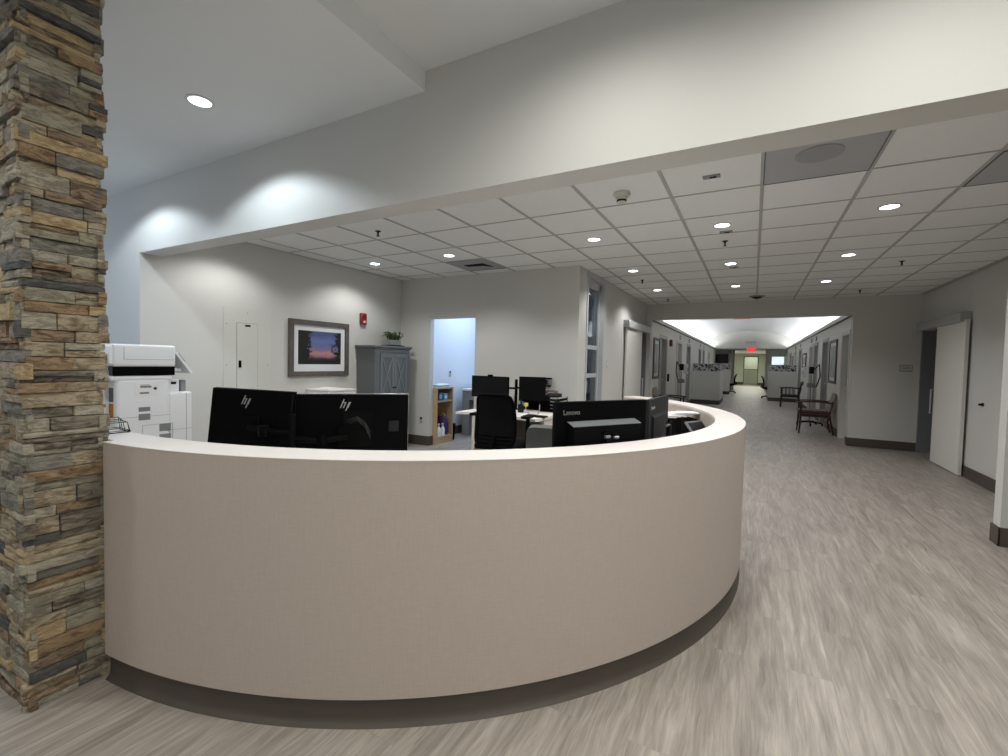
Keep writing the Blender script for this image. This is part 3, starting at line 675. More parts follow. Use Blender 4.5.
dl = thing('desk_toy', 'small yellow topped holder on the white desk', 'holder', (-2.47, 5.12, .745))
MB().lathe([(.045, 0), (.04, .012), (.006, .015), (.006, .08)]).done('stem', silver, dl); MB().lathe([(.008, .08), (.028, .09), (.028, .125), (.008, .13)]).done('head', yellow, dl)
kb = thing('computer_keyboard', 'black keyboard on the white desk before the left monitor', 'keyboard', (-2.86, 4.98, .745))
MB().prism([(-.065, 0), (.065, 0), (.065, .02), (-.065, .01)], 'X', -.2, .2).done('body', blackm, kb, 0)
m = MB()
for r_ in range(5):
    for c_ in range(14): m.box(-.19 + c_ * .0272, -.168 + c_ * .0272, -.055 + r_ * .023, -.036 + r_ * .023, .012 + r_ * .0018, .021 + r_ * .0018)
m.done('keys', darkg, kb, 0)
dkk = thing('docking_station', 'low black docking box on the white desk behind the keyboard', 'dock', (-2.86, 5.24, .745))
MB().box(-.11, .11, -.05, .05, 0, .045, .006).done('body', blackm, dkk); MB().box(-.08, -.02, -.0515, -.049, .012, .022).done('port', grayp, dkk, 0)
fs = thing('file_sorter', 'black upright file sorter behind the right desk monitor', 'file sorter', (-2.58, 5.64, .745))
MB().box(-.17, .17, -.11, .11, 0, .012).done('base', blackm, fs, 0)
for k in range(6): MB().box(-.165 + k * .064, -.159 + k * .064, -.11, .11, .012, .17 - .006 * k, .001).done('divider', blackm, fs, 0)
MB().box(-.17, .17, .10, .11, .012, .18).done('back_plate', darkg, fs, 0)
lt = thing('letter_tray', 'black stacked letter tray on the white desk by the wall box', 'tray', (-2.28, 5.55, .745))
for k in range(4):
    m = MB().box(-.13, .13, -.17, .17, .008 + k * .045, .012 + k * .045).box(-.13, -.126, -.17, .17, .012 + k * .045, .04 + k * .045).box(.126, .13, -.17, .17, .012 + k * .045, .04 + k * .045)
    m.done('tier', blackm, lt, 0)
for x in (-.128, .128):
    for y in (-.165, .165): MB().box(x - .004, x + .004, y - .004, y + .004, 0, .19).done('post', blackm, lt, 0)
dp = thing('desk_phone', 'dark phone with mauve handset on top of the letter tray', 'phone', (-2.27, 5.5, .936))
MB().prism([(-.09, 0), (.09, 0), (.09, .045), (-.09, .02)], 'X', -.09, .09).done('base', darkg, dp, 0)
MB().tube([(-.08, -.05, .06), (-.04, -.055, .078), (.04, -.055, .078), (.08, -.05, .06)], [.024, .016, .016, .024], 10).done('handset', pinkp, dp)
mp_ = thing('tablet_stand', 'black tablet base on the front edge of the white desk', 'stand', (-2.21, 4.87, .745))
MB().prism([(-.14, -.07), (.14, -.09), (.12, .06), (-.10, .07)], 'Z', 0, .012).done('base', blackm, mp_, 0)
MB().tube([(0, .02, .01), (.02, .04, .07), (.03, .02, .14)], .006).done('neck', silver, mp_)
wb = thing('wall_dispenser', 'small silver and black box on the back wall behind the desk', 'dispenser', (-2.485, YB, 1.05))
MB().box(-.055, .055, -.07, 0, .02, .10, .006).done('body', chrome, wb); MB().box(-.055, .055, -.075, 0, .10, .122, .004).done('lid', blackm, wb); MB().box(-.045, .045, -.06, 0, 0, .02, .003).done('outlet_slot', blackm, wb); MB().box(-.02, .02, -.074, -.068, .03, .09, .003).done('window_slot', darkg, wb)

# task chair (front towards +Y)
def task_chair(label, loc, rz, back_m, arms=True, hb=.53, wb_=.46, zt=1.01, solid=False):
    t = thing('office_chair', label, 'chair', loc, rz)
    z0 = zt - hb
    def fn(u, v):
        a = (u - .5) * 2; k = 1 - .14 * (v ** 1.5) if not solid else 1 - .04 * v
        return (a * wb_ / 2 * k * (1 - .10 * (1 - v) ** 3), -.25 - .05 * v + .05 * (a * a) + .05 * math.sin(v * PI), z0 + hb * v)
    def sup(u, v):     # rounded outline
        uu, vv = u * 2 - 1, v * 2 - 1
        n_ = 9.0 if solid else 7.0
        L_ = (abs(uu) ** n_ + abs(vv) ** n_) ** (1 / n_); mx_ = max(abs(uu), abs(vv), 1e-6)
        s_ = mx_ / L_ if L_ > 0 else 1
        return fn(.5 + uu * s_ / 2, .5 + vv * s_ / 2)
    bk_ = MB().sheet(sup, 18, 18, .05 if solid else .012).done('backrest', back_m, t, 60)
    if not solid:
        pts = []
        for k in range(48):
            th = 2 * PI * k / 48; c_, s_ = math.cos(th), math.sin(th)
            n_ = 7.0; q = (abs(c_) ** n_ + abs(s_) ** n_) ** (-1 / n_)
            pts.append(fn(.5 + c_ * q / 2, .5 + s_ * q / 2))
        MB().tube(pts, .016, 8, closed=True).done('back_frame', black, bk_)
        for v in (.08, .15, .22):
            MB().tube([Vector(fn(u, v)) + Vector((0, -.012, 0)) for u in (.08, .3, .5, .7, .92)], .009, 6).done('lumbar_bar', black, bk_)
        MB().tube([(0, -.25, z0 + .12), (0, -.30, z0), (0, -.2, .44), (0, -.05, .41)], .025, 8).done('back_support', black, t)
    else:
        MB().tube([(0, -.27, z0 + .08), (0, -.25, z0 - .05), (0, -.15, .42), (0, -.05, .41)], .022, 8).done('back_support', black, t)
    MB().box(-.24, .24, -.22, .25, .43, .50, .03, seg=3).done('seat', back_m if solid else blackf, t)
    MB().cyl((0, 0, .40), .09, .06).cyl((0, 0, .25), .028, .30).done('gas_lift', black, t)
    if arms:
        for s_ in (-1, 1):
            a = MB().tube([(s_ * .20, -.05, .44), (s_ * .28, -.06, .45), (s_ * .30, -.03, .52), (s_ * .30, -.0, .775)], [.018, .018, .02, .022], 8).done('armrest', black, t)
            MB().box(s_ * .30 - .05, s_ * .30 + .05, -.12, .14, .775, .805, .014, seg=2).done('arm_pad', blackf, a)
    m = MB()
    for k in range(5):
        a = k * 2 * PI / 5 + .3
        m.tube([(0, 0, .10), (.15 * math.cos(a), .15 * math.sin(a), .095), (.30 * math.cos(a), .30 * math.sin(a), .07)], [.03, .024, .016], 8)
    m.done('star_base', black, t)
    for k in range(5):
        a = k * 2 * PI / 5 + .3
        MB().cyl((.30 * math.cos(a), .30 * math.sin(a), .03), .03, .045, 'X' if abs(math.cos(a)) < .7 else 'Y', 14).done('caster', blackm, t)
    return t
oc = task_chair('black mesh office chair in front of the white desk', (-2.42, 4.42, 0), math.radians(8), blackf, True, .56, .46, 1.03)
task_chair('grey upholstered task chair behind the front all-in-one computer', (-1.55, 3.86, 0), math.radians(22), grayf, False, .42, .52, .84, True)

# ------------------------------------------------------------------ back room things
bc = thing('bookcase', 'light wooden open bookcase in the room behind the doorway', 'bookcase', (-4.87, 5.953, 0))
W_, D_, H_ = .46, .40, .905
MB().box(0, D_, W_ - .022, W_, .0, H_).box(0, D_, 0, .022, 0, H_).box(0, .012, 0, W_, .08, H_).done('carcass', maple, bc, 0)
MB().box(0, D_ + .005, 0, W_, H_, H_ + .028, .002).done('top', maple, bc)
MB().box(0, D_ - .005, .022, W_ - .022, .69, .712).done('shelf', maple, bc, 0); MB().box(0, D_ - .005, .022, W_ - .022, .10, .122).done('shelf', maple, bc, 0)
MB().box(D_ - .03, D_ - .012, .022, W_ - .022, 0, .10).done('plinth', maple, bc, 0)
b1 = thing('tissue_box', 'dark blue box on the upper bookcase shelf', 'box', (-4.58, 6.12, .713)); MB().box(-.06, .06, -.035, .06, 0, .13, .003).done('carton', blueb, b1); MB().box(.06, .0615, -.03, .03, .03, .10).done('label_patch', teal, b1, 0)
b2 = thing('glove_box', 'pale blue box beside the dark blue box on the shelf', 'box', (-4.56, 6.24, .713)); MB().box(-.06, .06, -.05, .05, 0, .11, .003).done('carton', mat('glove_blue', '#5E93B8', .6), b2); MB().box(.06, .0615, -.02, .02, .03, .08).done('opening', whitep, b2, 0)
def bottle(label, loc):
    t = thing('spray_bottle', label, 'bottle', loc, .3)
    MB().lathe([(.034, 0), (.036, .01), (.036, .11), (.026, .14), (.013, .155), (.013, .17)], n=18).done('body', whitep, t)
    MB().prism([(-.015, .17), (.015, .17), (.02, .21), (-.045, .205), (-.045, .19), (-.015, .19)], 'X', -.012, .012).done('trigger_head', lgray, t, 0)
bottle('white spray bottle at the left of the lower bookcase shelf', (-4.52, 6.08, .123)); bottle('white spray bottle nearer the purple bag on the lower shelf', (-4.505, 6.17, .123))
pb = thing('purple_bag', 'dark purple bag on the lower bookcase shelf', 'bag', (-4.63, 6.31, .123))
def bagf(u, v): return None
m = MB().lathe([(.10, 0), (.12, .05), (.12, .18), (.10, .27), (.06, .31)], n=14)
for vtx in m.b.verts: vtx.co.y *= .6; vtx.co += Vector((random.uniform(-.008, .008), random.uniform(-.006, .006), 0))
m.done('sack', purple, pb, 60); MB().tube([(.03, .02, .30), (.05, .02, .34), (.03, -.01, .36), (.0, -.02, .31)], .006, 6).done('handle', paper, pb)
tb = thing('trash_bin', 'black trash bin at the end of the wooden bookcase', 'bin', (-4.60, 6.53, 0))
MB().lathe([(.07, 0), (.088, .26), (.092, .27), (.082, .27), (.064, .01)], n=20).done('body', blackm, tb); MB().lathe([(.088, .25), (.094, .275), (.091, .275), (.085, .25)], n=20, ring=True).done('liner_rim', darkg, tb)
pa = thing('folder_pile', 'blue and white folders lying on top of the bookcase', 'folders', (-4.66, 6.24, .934))
MB().box(-.12, .12, -.15, .13, 0, .012, .002).done('folder', teal, pa); MB().box(-.10, .12, -.09, .15, .012, .022, .002).done('folder', blueb, pa)
MB().prism([(-.06, .022), (.15, .022), (.15, .026), (.12, .05), (.09, .028)], 'X', -.09, .12).done('paper', paper, pa, 0)
rc = thing('back_counter', 'white counter over a dark painted knee space in the room behind the doorway', 'counter', (-4.74, 7.05, .035))
MB().box(.0, 1.5, 0, .7, .79, .825, .003).done('top', white, rc); MB().box(.0, 1.5, .66, .68, .825, .93).done('backsplash', white, rc, 0)
MB().box(.01, .16, .03, .66, -.035, .79).done('end_panel', mat('counter_taupe', '#8A8682', .6), rc, 0); MB().box(.16, 1.48, .35, .66, .1, .79).done('knee_shade_panel', darkg, rc, 0); MB().box(.16, 1.48, .03, .06, .62, .79).done('apron', mat('counter_taupe', '#8A8682', .6), rc, 0)  # dark sheet under the top stands in for shade in the knee space

# ------------------------------------------------------------------ doors of the station
def casing(name, x0, x1, y0, y1, zt, w, m, label):
    b = MB().box(x0, x1, y0 - w, y0, 0, zt + w, .003).box(x0, x1, y1, y1 + w, 0, zt + w, .003).box(x0, x1, y0, y1, zt, zt + w, .003)
    return structure(b.done(name, m), label, 'door')
gd = structure(MB().box(XS - .10, XS - .05, GY0, GY0 + .05, 0, GZ).box(XS - .10, XS - .05, GY1 - .06, GY1, 0, GZ).box(XS - .1, XS - .05, GY0, GY1, GZ - .12, GZ).box(XS - .1, XS - .05, GY0, GY1, 0, .12)
               .box(XS - .145, XS + .012, GY0 - .045, GY0 + .006, 0, GZ + .045).box(XS - .145, XS + .012, GY1 - .006, GY1 + .05, 0, GZ + .045).box(XS - .11, XS + .012, GY0 + .006, GY1 - .006, GZ - .006, GZ + .045)
               .done('door_1', mat('door_pale_paint', '#B9BDC0', .5), smooth=0), 'tall glazed door with pale frame on the side wall', 'door')
m = MB()
for z in (1.62, 1.20): m.box(XS - .10, XS - .06, GY0 + .05, GY1 - .06, z - .03, z + .03)
m.done('glazing_bar', mat('door_pale_paint', '#B9BDC0', .5), gd, 0)
MB().box(XS - .082, XS - .076, GY0 + .05, GY1 - .06, .12, GZ - .12).done('glass_pane', glass, gd, 0)
MB().tube([(XS - .04, GY0 + .12, .95), (XS - .02, GY0 + .12, .97), (XS - .02, GY0 + .12, 1.12), (XS - .04, GY0 + .12, 1.14)], .008).done('handle', silver, gd)
def barn(name, x, s, y0, y1, py0, py1, oy0, oy1, hy, label):
    d = structure(MB().box(x + s * .028, x + s * .068, py0, py1, .012, 2.07, .003).done(name, doorw), label, 'door')
    MB().box(x + s * .0, x + s * .11, y0, y1, 2.045, 2.175, .004).done('track_cover', mat('track_cover_grey', '#ACADAB', .5), d)
    m = MB().tube([(x + s * .068, hy, .74), (x + s * .11, hy, .74), (x + s * .11, hy, 1.10), (x + s * .068, hy, 1.10)], .010, 8); m.done('handle', silver, d)
    MB().box(x - s * .155, x + s * .014, oy0 - .03, oy0 + .015, 0, 2.05).box(x - s * .155, x + s * .014, oy1 - .02, oy1 + .03, 0, 2.05).done('jamb_frame', mat('jamb_slate', '#74777C', .55), d, 0)
    return d
barn('door_2', XS, 1, 8.22, 10.18, 8.27, 9.5, SY0, SY1, 9.46, 'white sliding barn door on the left side wall')
barn('door_3', XR, -1, 8.22, 10.06, 8.16, 9.24, RY0, RY1, 9.20, 'white sliding barn door on the right wall')
ds = thing('door_stop', 'black door stop on the right wall beside the sliding door', 'door stop', (XR + .002, 7.72, .985))
MB().cyl((-.008, 0, 0), .022, .016, 'X', 14).done('plate', blackm, ds); MB().cyl((-.03, 0, 0), .012, .035, 'X', 12, r2=.016).done('bumper', blackm, ds)
sg = thing('room_sign', 'small grey room sign on the wall left of the right sliding door', 'sign', (2.30, YF, 1.42))
MB().box(-.088, .088, -.008, 0, -.06, .06, .003).done('plaque', grayp, sg); MB().box(-.075, .075, -.010, -.007, -.04, .045).done('insert', mat('sign_insert', '#BDBEBA', .5), sg, 0)
m = MB()
for k, z in enumerate((.018, -.006)):
    for q in range(9): m.box(-.055 + q * .0125, -.047 + q * .0125, -.0108, -.0098, z - .004, z + .006)
m.done('lettering', darkg, sg, 0)

# ------------------------------------------------------------------ ceiling fixtures
def downlight(label, loc, r=.062):
    t = thing('recessed_downlight', label, 'ceiling light', loc, 0, 'recessed downlights')
    MB().lathe([(r, 0), (r + .016, 0), (r + .017, -.004), (r, -.006)], n=32, ring=True).done('trim_ring', mat('ring_white', '#C8C8C6', .5), t)
    MB().lathe([(0, -.001), (r, -.001), (r, .0), (0, .0)], (0, 0, -.001), 32).done('lens', lens, t)
    return t
first = None
rows = {2.895: 'row right behind the beam', 4.675: 'front row', 6.455: 'middle row', 8.275: 'back row'}
colname = {-4.6: 'nearest the left wall', -3.36: 'above the white desk area', -1.513: 'along the side wall', -.30: 'in line with the corridor', .90: 'nearest the right'}
spots = []
for y, rn in rows.items():
    for x, cn in colname.items():
        if y > 5 and x < -2: continue
        lab = 'round ceiling downlight, %s, %s' % (rn, cn)
        if first is None: first = downlight(lab, (x, y, ZC))
        else: dup(first, (x, y, ZC), 0, lab)
        spots.append((x, y, ZC))
lob = [((-3.087, 1.627, 2.961), 'round downlight in the lobby ceiling beside the stone column')]
for k, (x, y) in enumerate(((-.6, 1.45), (.5, 1.45), (1.6, 1.45), (-3.087, -.15), (-1.25, -.15), (.5, -.15), (2.3, -.15), (-4.75, 1.63))):
    wd_ = ['first', 'second', 'third', 'fourth', 'fifth', 'sixth', 'seventh', 'eighth'][k]
    lob.append(((x, y, 3.078 if x > -1.757 else 2.961), 'round lobby downlight above the frame, %s counted from the header' % wd_))
for loc, lab in lob: dup(first, loc, 0, lab)
def sprinkler(label, loc):
    t = thing('sprinkler_head', label, 'sprinkler', loc, 0, 'ceiling sprinklers')
    MB().cyl((0, 0, -.003), .03, .006).done('escutcheon', darkg, t)
    MB().tube([(0, 0, -.006), (0, 0, -.05)], [.012, .007], 8).done('body', darkg, t); MB().cyl((0, 0, -.052), .018, .003).done('deflector', darkg, t)
    return t
sl = [((-3.406, 3.5), 'dark sprinkler head in the ceiling nearest the left wall'), ((-.307, 5.28), 'sprinkler head near the front corridor-line downlight'), ((-1.547, 7.218), 'sprinkler head between the downlights along the side wall'), ((1.50, 7.05), 'sprinkler head at the right between ceiling bars'), ((1.483, 9.38), 'farthest sprinkler head on the right of the tile ceiling'), ((-1.525, 9.47), 'farthest sprinkler head on the left of the tile ceiling')]
f0 = None
for (x, y), lab in sl:
    if f0 is None: f0 = sprinkler(lab, (x, y, ZC + .002))
    else: dup(f0, (x, y, ZC + .002), 0, lab)
sm = thing('smoke_detector', 'round white smoke detector under the tile ceiling', 'smoke detector', (-.925, 3.50, ZC))
MB().lathe([(.062, 0), (.062, -.018), (.052, -.03), (.03, -.032)]).done('base', mat('detector_cream', '#C4C2BA', .5), sm)
MB().lathe([(.045, -.028), (.036, -.055), (.034, -.07), (.01, -.074)]).done('chamber', mat('detector_cream', '#C4C2BA', .5), sm); MB().lathe([(.037, -.054), (.037, -.066), (.034, -.068), (.034, -.052)], ring=True).done('vent_ring', darkg, sm)
sens = None
for (x, y), lab in (((-.30, 3.447), 'small grey sensor plate in the ceiling behind the beam'), ((-.28, 4.913), 'small sensor plate beside the front corridor-line downlight'), ((-.271, 6.70), 'small sensor plate beside the middle corridor-line downlight')):
    if sens is None:
        sens = thing('ceiling_sensor', lab, 'sensor', (x, y, ZC), 0, 'ceiling sensor plates')
        MB().box(-.055, .055, -.03, .03, -.008, 0, .002).done('plate', grayp, sens); MB().box(-.012, .03, -.012, .012, -.013, -.008, .002).done('lens', darkg, sens)
    else: dup(sens, (x, y, ZC), 0, lab)
dm = thing('dome_camera', 'dark dome camera under the ceiling above the corridor opening', 'camera', (.009, 9.58, ZC))
MB().lathe([(.13, 0), (.13, -.012), (.11, -.02)]).done('mount', grayp, dm); MB().lathe([(.085, -.018), (.075, -.034), (.05, -.045), (.0, -.05)]).done('dome', darkg, dm)
def grille(label, x, y):
    t = thing('air_return_grille', label, 'air vent', (x, y, ZC), 0, 'ceiling air grilles')
    fr = mat('grille_grey', '#AEB1B4', .6, bump=.4, bscale=900)
    MB().box(-.292, .292, -.292, .292, -.009, -.001).done('perforated_panel', fr, t, 0)
    MB().cyl((-.01, -.11, -.011), .125, .003, n=36).done('duct_collar', mat('grille_dark', '#9B9EA0', .6, bump=.4, bscale=900), t)
    MB().box(-.298, .298, .292, .298, -.012, 0).box(-.298, .298, -.298, -.292, -.012, 0).box(-.298, -.292, -.292, .292, -.012, 0).box(.292, .298, -.292, .292, -.012, 0).done('frame', mat('grille_edge', '#5A5D5E', .6), t, 0)
    return t
gr = grille('dark perforated air grille in the ceiling just behind the beam', .31, 3.447)
dup(gr, (1.53, 4.055, ZC), PI, 'dark perforated air grille at the right edge of the picture')
vn = thing('supply_vent', 'square grey supply vent in the ceiling near the back wall', 'air vent', (-3.34, 5.28, ZC))
MB().box(-.295, .295, -.295, .295, -.012, 0, .003).done('panel', mat('vent_panel_grey', '#97989A', .6), vn)
MB().prism([(-.14, -.09), (.15, -.10), (.19, .12), (.1, .02), (-.12, -.01)], 'Z', -.02, -.011).done('opening', blackm, vn, 0)
MB().box(-.295, .295, .285, .297, -.014, 0).done('edge_slot', darkg, vn, 0)

# ------------------------------------------------------------------ corridor
CY0, CY1 = YF + .2, 28.0
LD = [(11.40, 12.35, doortan), (14.10, 15.15, doorw), (16.40, 17.35, doorgray), (20.2, 21.1, lgray), (21.8, 22.6, doorgray), (24.6, 25.5, doorw)]
RD = [(10.42, 11.24, doorw), (13.15, 14.15, doorgray), (15.15, 15.95, mat('door_mid_grey', '#8D8F8F', .55)), (16.3, 17.25, doorw), (20.0, 21.0, grayp), (22.4, 23.2, doorw), (25.2, 26.0, doorgray)]
structure(wall_y(CL - .2, CL, CY0, CY1, ZK, [(a, c, 2.07) for a, c, _ in LD]).done('wall_corridor_left', wallc, smooth=0), 'left corridor wall with a row of doors', 'wall')
structure(wall_y(CR, CR + .2, CY0, CY1, ZK, [(a, c, 2.07) for a, c, _ in RD]).done('wall_corridor_right', wallc, smooth=0), 'right corridor wall with chairs and doors', 'wall')
dn = 4
for side, x, ds_ in ((1, CL, LD), (-1, CR, RD)):
    for i, (a, c, m_) in enumerate(ds_):
        words = ['nearest', 'second', 'third', 'fourth', 'fifth', 'sixth', 'seventh'][i]
        dd = .10
        d = structure(MB().box(x - side * (dd + .045), x - side * dd, a + .04, c - .04, 0, 2.03, .002).done('door_%d' % dn, m_), '%s door along the %s corridor wall' % (words, 'left' if side > 0 else 'right'), 'door'); dn += 1
        fm = framegray if m_ is not doorw else mat('door_frame_pale', '#C6C7C3', .5)
        MB().box(x - side * .19, x + side * .012, a - .05, a + .04, 0, 2.11).box(x - side * .19, x + side * .012, c - .04, c + .05, 0, 2.11).box(x - side * .19, x + side * .012, a + .04, c - .04, 2.03, 2.11).done('door_frame', fm, d, 0)
        hx = x - side * dd
        MB().cyl((hx + side * .03, c - .11, 1.0), .014, .06, 'X', 10).tube([(hx + side * .05, c - .11, 1.0), (hx + side * .05, c - .22, 1.0)], .010, 6).done('lever_handle', silver, d)
def base_run(name, x, s, ops):
    m = MB(); y = CY0
    for a, c, _ in ops:
        if a - .05 > y: m.box(x, x + s * .012, y, a - .05, 0, BH)
        y = c + .05
    m.box(x, x + s * .012, y, CY1, 0, BH)
    return structure(m.done(name, basem, smooth=0))
base_run('baseboard_corridor_left', CL, 1, LD); base_run('baseboard_corridor_right', CR, -1, RD)
# cove ledges and barrel vault
m = MB().box(CL - .22, CL + .03, CY0 - .01, CY1, ZK, ZK + .045).box(CL - .02, CL + .03, CY0 - .01, CY1, ZK + .045, ZK + .09)
m.box(CR - .03, CR + .22, CY0 - .01, CY1, ZK, ZK + .045).box(CR - .03, CR + .02, CY0 - .01, CY1, ZK + .045, ZK + .09)
structure(m.done('trim_2', wallc, smooth=0), 'cove ledges along both corridor walls', 'cove')
structure(MB().box(CL - .012, CL + .032, CY0, CY1, ZK - .022, ZK).box(CR - .032, CR + .012, CY0, CY1, ZK - .022, ZK).done('trim_3', darkg, smooth=0), 'dark line under the cove ledges', 'trim')
m = MB(); nseg = 28; xa, xb, zs, rise = CL - .25, CR + .25, 2.56, .76
arc_pts = [((xa + xb) / 2 - (xb - xa) / 2 * math.cos(PI * k / nseg), zs + rise * math.sin(PI * k / nseg)) for k in range(nseg + 1)]
arc_out = [((xa + xb) / 2 - ((xb - xa) / 2 + .06) * math.cos(PI * k / nseg), zs + (rise + .06) * math.sin(PI * k / nseg)) for k in range(nseg + 1)]
m.prism(arc_pts + arc_out[::-1], 'Y', CY0 - .02, CY1)
m.box(xa - .06, xa, CY0 - .02, CY1, ZK, zs).box(xb, xb + .06, CY0 - .02, CY1, ZK, zs)
structure(m.done('ceiling_corridor', mat('vault_paint', '#D8DADA', .8), smooth=30), 'white barrel-vaulted corridor ceiling lit from both coves', 'ceiling')
structure(MB().box(CL - .2, CR + .2, CY0 - .05, CY0 - .0, ZC, 3.4).done('wall_vault_near', wallc, smooth=0))
# end of the vault: wall over a lower ceiling
structure(MB().prism(arc_pts + [(xb, ZK + .0), (xa, ZK + .0)], 'Y', CY1, CY1 + .1).done('wall_vault_end', wallc, smooth=0), 'arched end wall of the vault above the far exit sign', 'wall')
for s_, x in ((1, CL - .12), (-1, CR + .12)):
    structure(MB().box(x - .02, x + .02, CY0 + .1, CY1 - .1, ZK + .045, ZK + .062).done('trim_%d' % (4 if s_ > 0 else 5), lens_w, smooth=0), '%s cove light strip' % ('left' if s_ > 0 else 'right'), 'light strip')
# far area
YE = 40.0
fgreen = mat('far_wall_paint', '#CDD0C2', .7)
structure(MB().box(CL - .3, CR + .3, CY1 + .1, YE + .1, ZK, ZK + .1).done('ceiling_far', ceilp, smooth=0), 'low ceiling at the far end', 'ceiling')
FDX0, FDX1 = -.62, .27
structure(MB().box(-3, FDX0, YE, YE + .15, 0, ZK).box(FDX1, 3, YE, YE + .15, 0, ZK).box(FDX0, FDX1, YE, YE + .15, 2.13, ZK).done('wall_end', fgreen, smooth=0), 'pale green end wall with an open doorway', 'wall')
structure(MB().box(CL - .12, CL, CY1 + .1, YE, 0, ZK).box(CR, CR + .12, CY1 + .1, YE, 0, ZK).done('wall_end_sides', fgreen, smooth=0))
structure(MB().box(CL, -.98, 30, 30.12, 0, ZK).box(.58, CR, 30, 30.12, 0, ZK).done('wall_end_piers', wallc, smooth=0), 'wall ends beside the far area', 'wall')
structure(MB().box(-1.2, 1.0, 42.5, 42.6, 0, 2.6).box(-1.3, -1.2, YE + .15, 42.6, 0, 2.6).box(1.0, 1.1, YE + .15, 42.6, 0, 2.6).box(-1.3, 1.1, YE + .15, 42.6, 2.5, 2.6).done('wall_end_room', fgreen, smooth=0), 'small room beyond the far doorway', 'wall')
base('baseboard_end', (-2, FDX0 - .06, YE - .015, YE, 0, .18), (FDX1 + .06, 1.6, YE - .015, YE, 0, .18))
dE = structure(MB().box(FDX0 - .06, FDX0, YE - .02, YE + .15, 0, 2.19).box(FDX1, FDX1 + .06, YE - .02, YE + .15, 0, 2.19).box(FDX0, FDX1, YE - .02, YE + .15, 2.13, 2.19).done('door_%d' % dn, mat('far_door_frame', '#6F7466', .6), smooth=0), 'open doorway in the far end wall under the exit sign', 'door')
fc = thing('counter_cabinet', 'pale counter cabinet seen through the far doorway', 'cabinet', (-.17, 41.6, 0))
MB().box(-.5, .6, -.3, .3, .05, 1.15).done('body', fgreen, fc, 0); MB().box(-.52, .62, -.33, .3, 1.15, 1.2).done('top', mat('far_counter', '#8C8F7C', .5), fc, 0)
tv = thing('wall_screen', 'dark rectangular screen on the wall at far left end', 'screen', (-1.64, 30, 1.84)); MB().box(-.34, .34, -.05, 0, -.27, .26, .01).done('panel', darkg, tv); MB().box(-.32, .32, -.052, -.049, -.25, .24).done('display', screen, tv, 0)
structure(MB().box(-1.28, -1.2, 29.96, 30, 0, 2.3).box(-1.05, -.98, 29.96, 30, 0, 2.3).done('trim_6', framegray, smooth=0))
w2 = structure(MB().box(.86, .90, 29.95, 30, 1.36, 2.02).box(1.49, 1.53, 29.95, 30, 1.36, 2.02).box(.86, 1.53, 29.95, 30, 1.98, 2.02).box(.86, 1.53, 29.95, 30, 1.36, 1.40).done('window_2', lgray, smooth=0), 'bright lit window at the far right above the partition', 'window')
MB().box(.90, 1.49, 29.98, 29.99, 1.40, 1.98).done('pane', lit, w2, 0)

def exit_sign(label, loc, w=.32, h=.19):
    t = thing('exit_sign', label, 'exit sign', loc, 0, 'exit signs')
    MB().box(-w / 2, w / 2, -.02, .02, -h, 0, .004).done('housing', mat('exit_housing', '#A03038', .5, emit='#E02830', estr=.7), t)
    M = Matrix.Translation((0, -.0215, -h + .035)) @ Matrix.Rotation(PI / 2, 4, 'X')
    text_mesh('exit_lettering', 'EXIT', h * .85, exitred, t, M, .001, 'CENTER')
    MB().box(-.03, .03, -.03, .03, 0, .02).done('mount', lgray, t, 0)
    return t
exit_sign('red exit sign hanging at the far end of the corridor', (-.155, 27.95, 2.44), .36, .23)
e2 = exit_sign('red exit sign just behind the corridor opening, mostly hidden', (-.255, 11.0, 2.588))
MB().tube([(0, 0, .02), (0, 0, .68)], .008).done('stem', lgray, e2)
el = thing('emergency_light', 'twin-head emergency light above the far exit sign', 'emergency light', (-.17, CY1 - .0, 2.70))
MB().box(-.12, .12, -.06, 0, -.05, .05, .008).done('body', lgray, el)
for s_ in (-1, 1): MB().cyl((s_ * .19, -.06, 0), .06, .07, 'Y', 16).done('lamp_head', lgray, el)
for k, (x, y) in enumerate(((-.2, 13.5), (-.2, 19))):
    sd_ = thing('smoke_detector', ['small detector on the vaulted corridor ceiling, nearer one', 'small detector on the vaulted corridor ceiling, farther one'][k], 'smoke detector', (x, y, zs + rise - .003)); MB().lathe([(.06, 0), (.06, -.02), (.03, -.045), (.01, -.05)]).done('housing', grayp, sd_)

# cubicle partitions
def partition(label, x0, x1, y, h, depth, arm, ph_=.27):
    t = thing('cubicle_partition', label, 'partition', ((x0 + x1) / 2, y, 0)); w = (x1 - x0) / 2
    MB().box(-w, w, 0, .10, .15, h, .003).box(arm - .05, arm + .05, .1, depth, .15, h, .003).done('panel', mat('partition_grey', '#CBCBC6', .7), t)
    MB().box(-w, w, -.004, .104, 0, .15).box(arm - .054, arm + .054, .104, depth, 0, .15).done('base', basem, t, 0)
    MB().box(-w + .02, w - .02, .035, .065, h, h + ph_).done('patterned_screen', pat, t, 0)
    MB().box(arm - .015, arm + .015, .12, depth - .02, h, h + ph_).done('patterned_screen', pat, t, 0)
    return t
partition('grey cubicle partition with patterned top on the left, nearer one', CL + .012, -1.05, 18.0, 1.19, 2.0, .43)
partition('grey cubicle partition with patterned top on the left, farther one', CL + .012, -1.0, 25.0, 1.22, 1.4, .40)
partition('grey cubicle partition with patterned top on the right', .565, CR - .012, 21.6, 1.22, 2.2, -.43)
def corridor_chair(label, loc, rz): return task_chair(label, loc, rz, blackf, False, .5, .46, .98)
corridor_chair('black office chair at the left cubicle in the corridor', (-1.02, 26.35, 0), PI / 2)
corridor_chair('black office chair at the right cubicle in the corridor', (.62, 23.4, 0), -PI / 2)

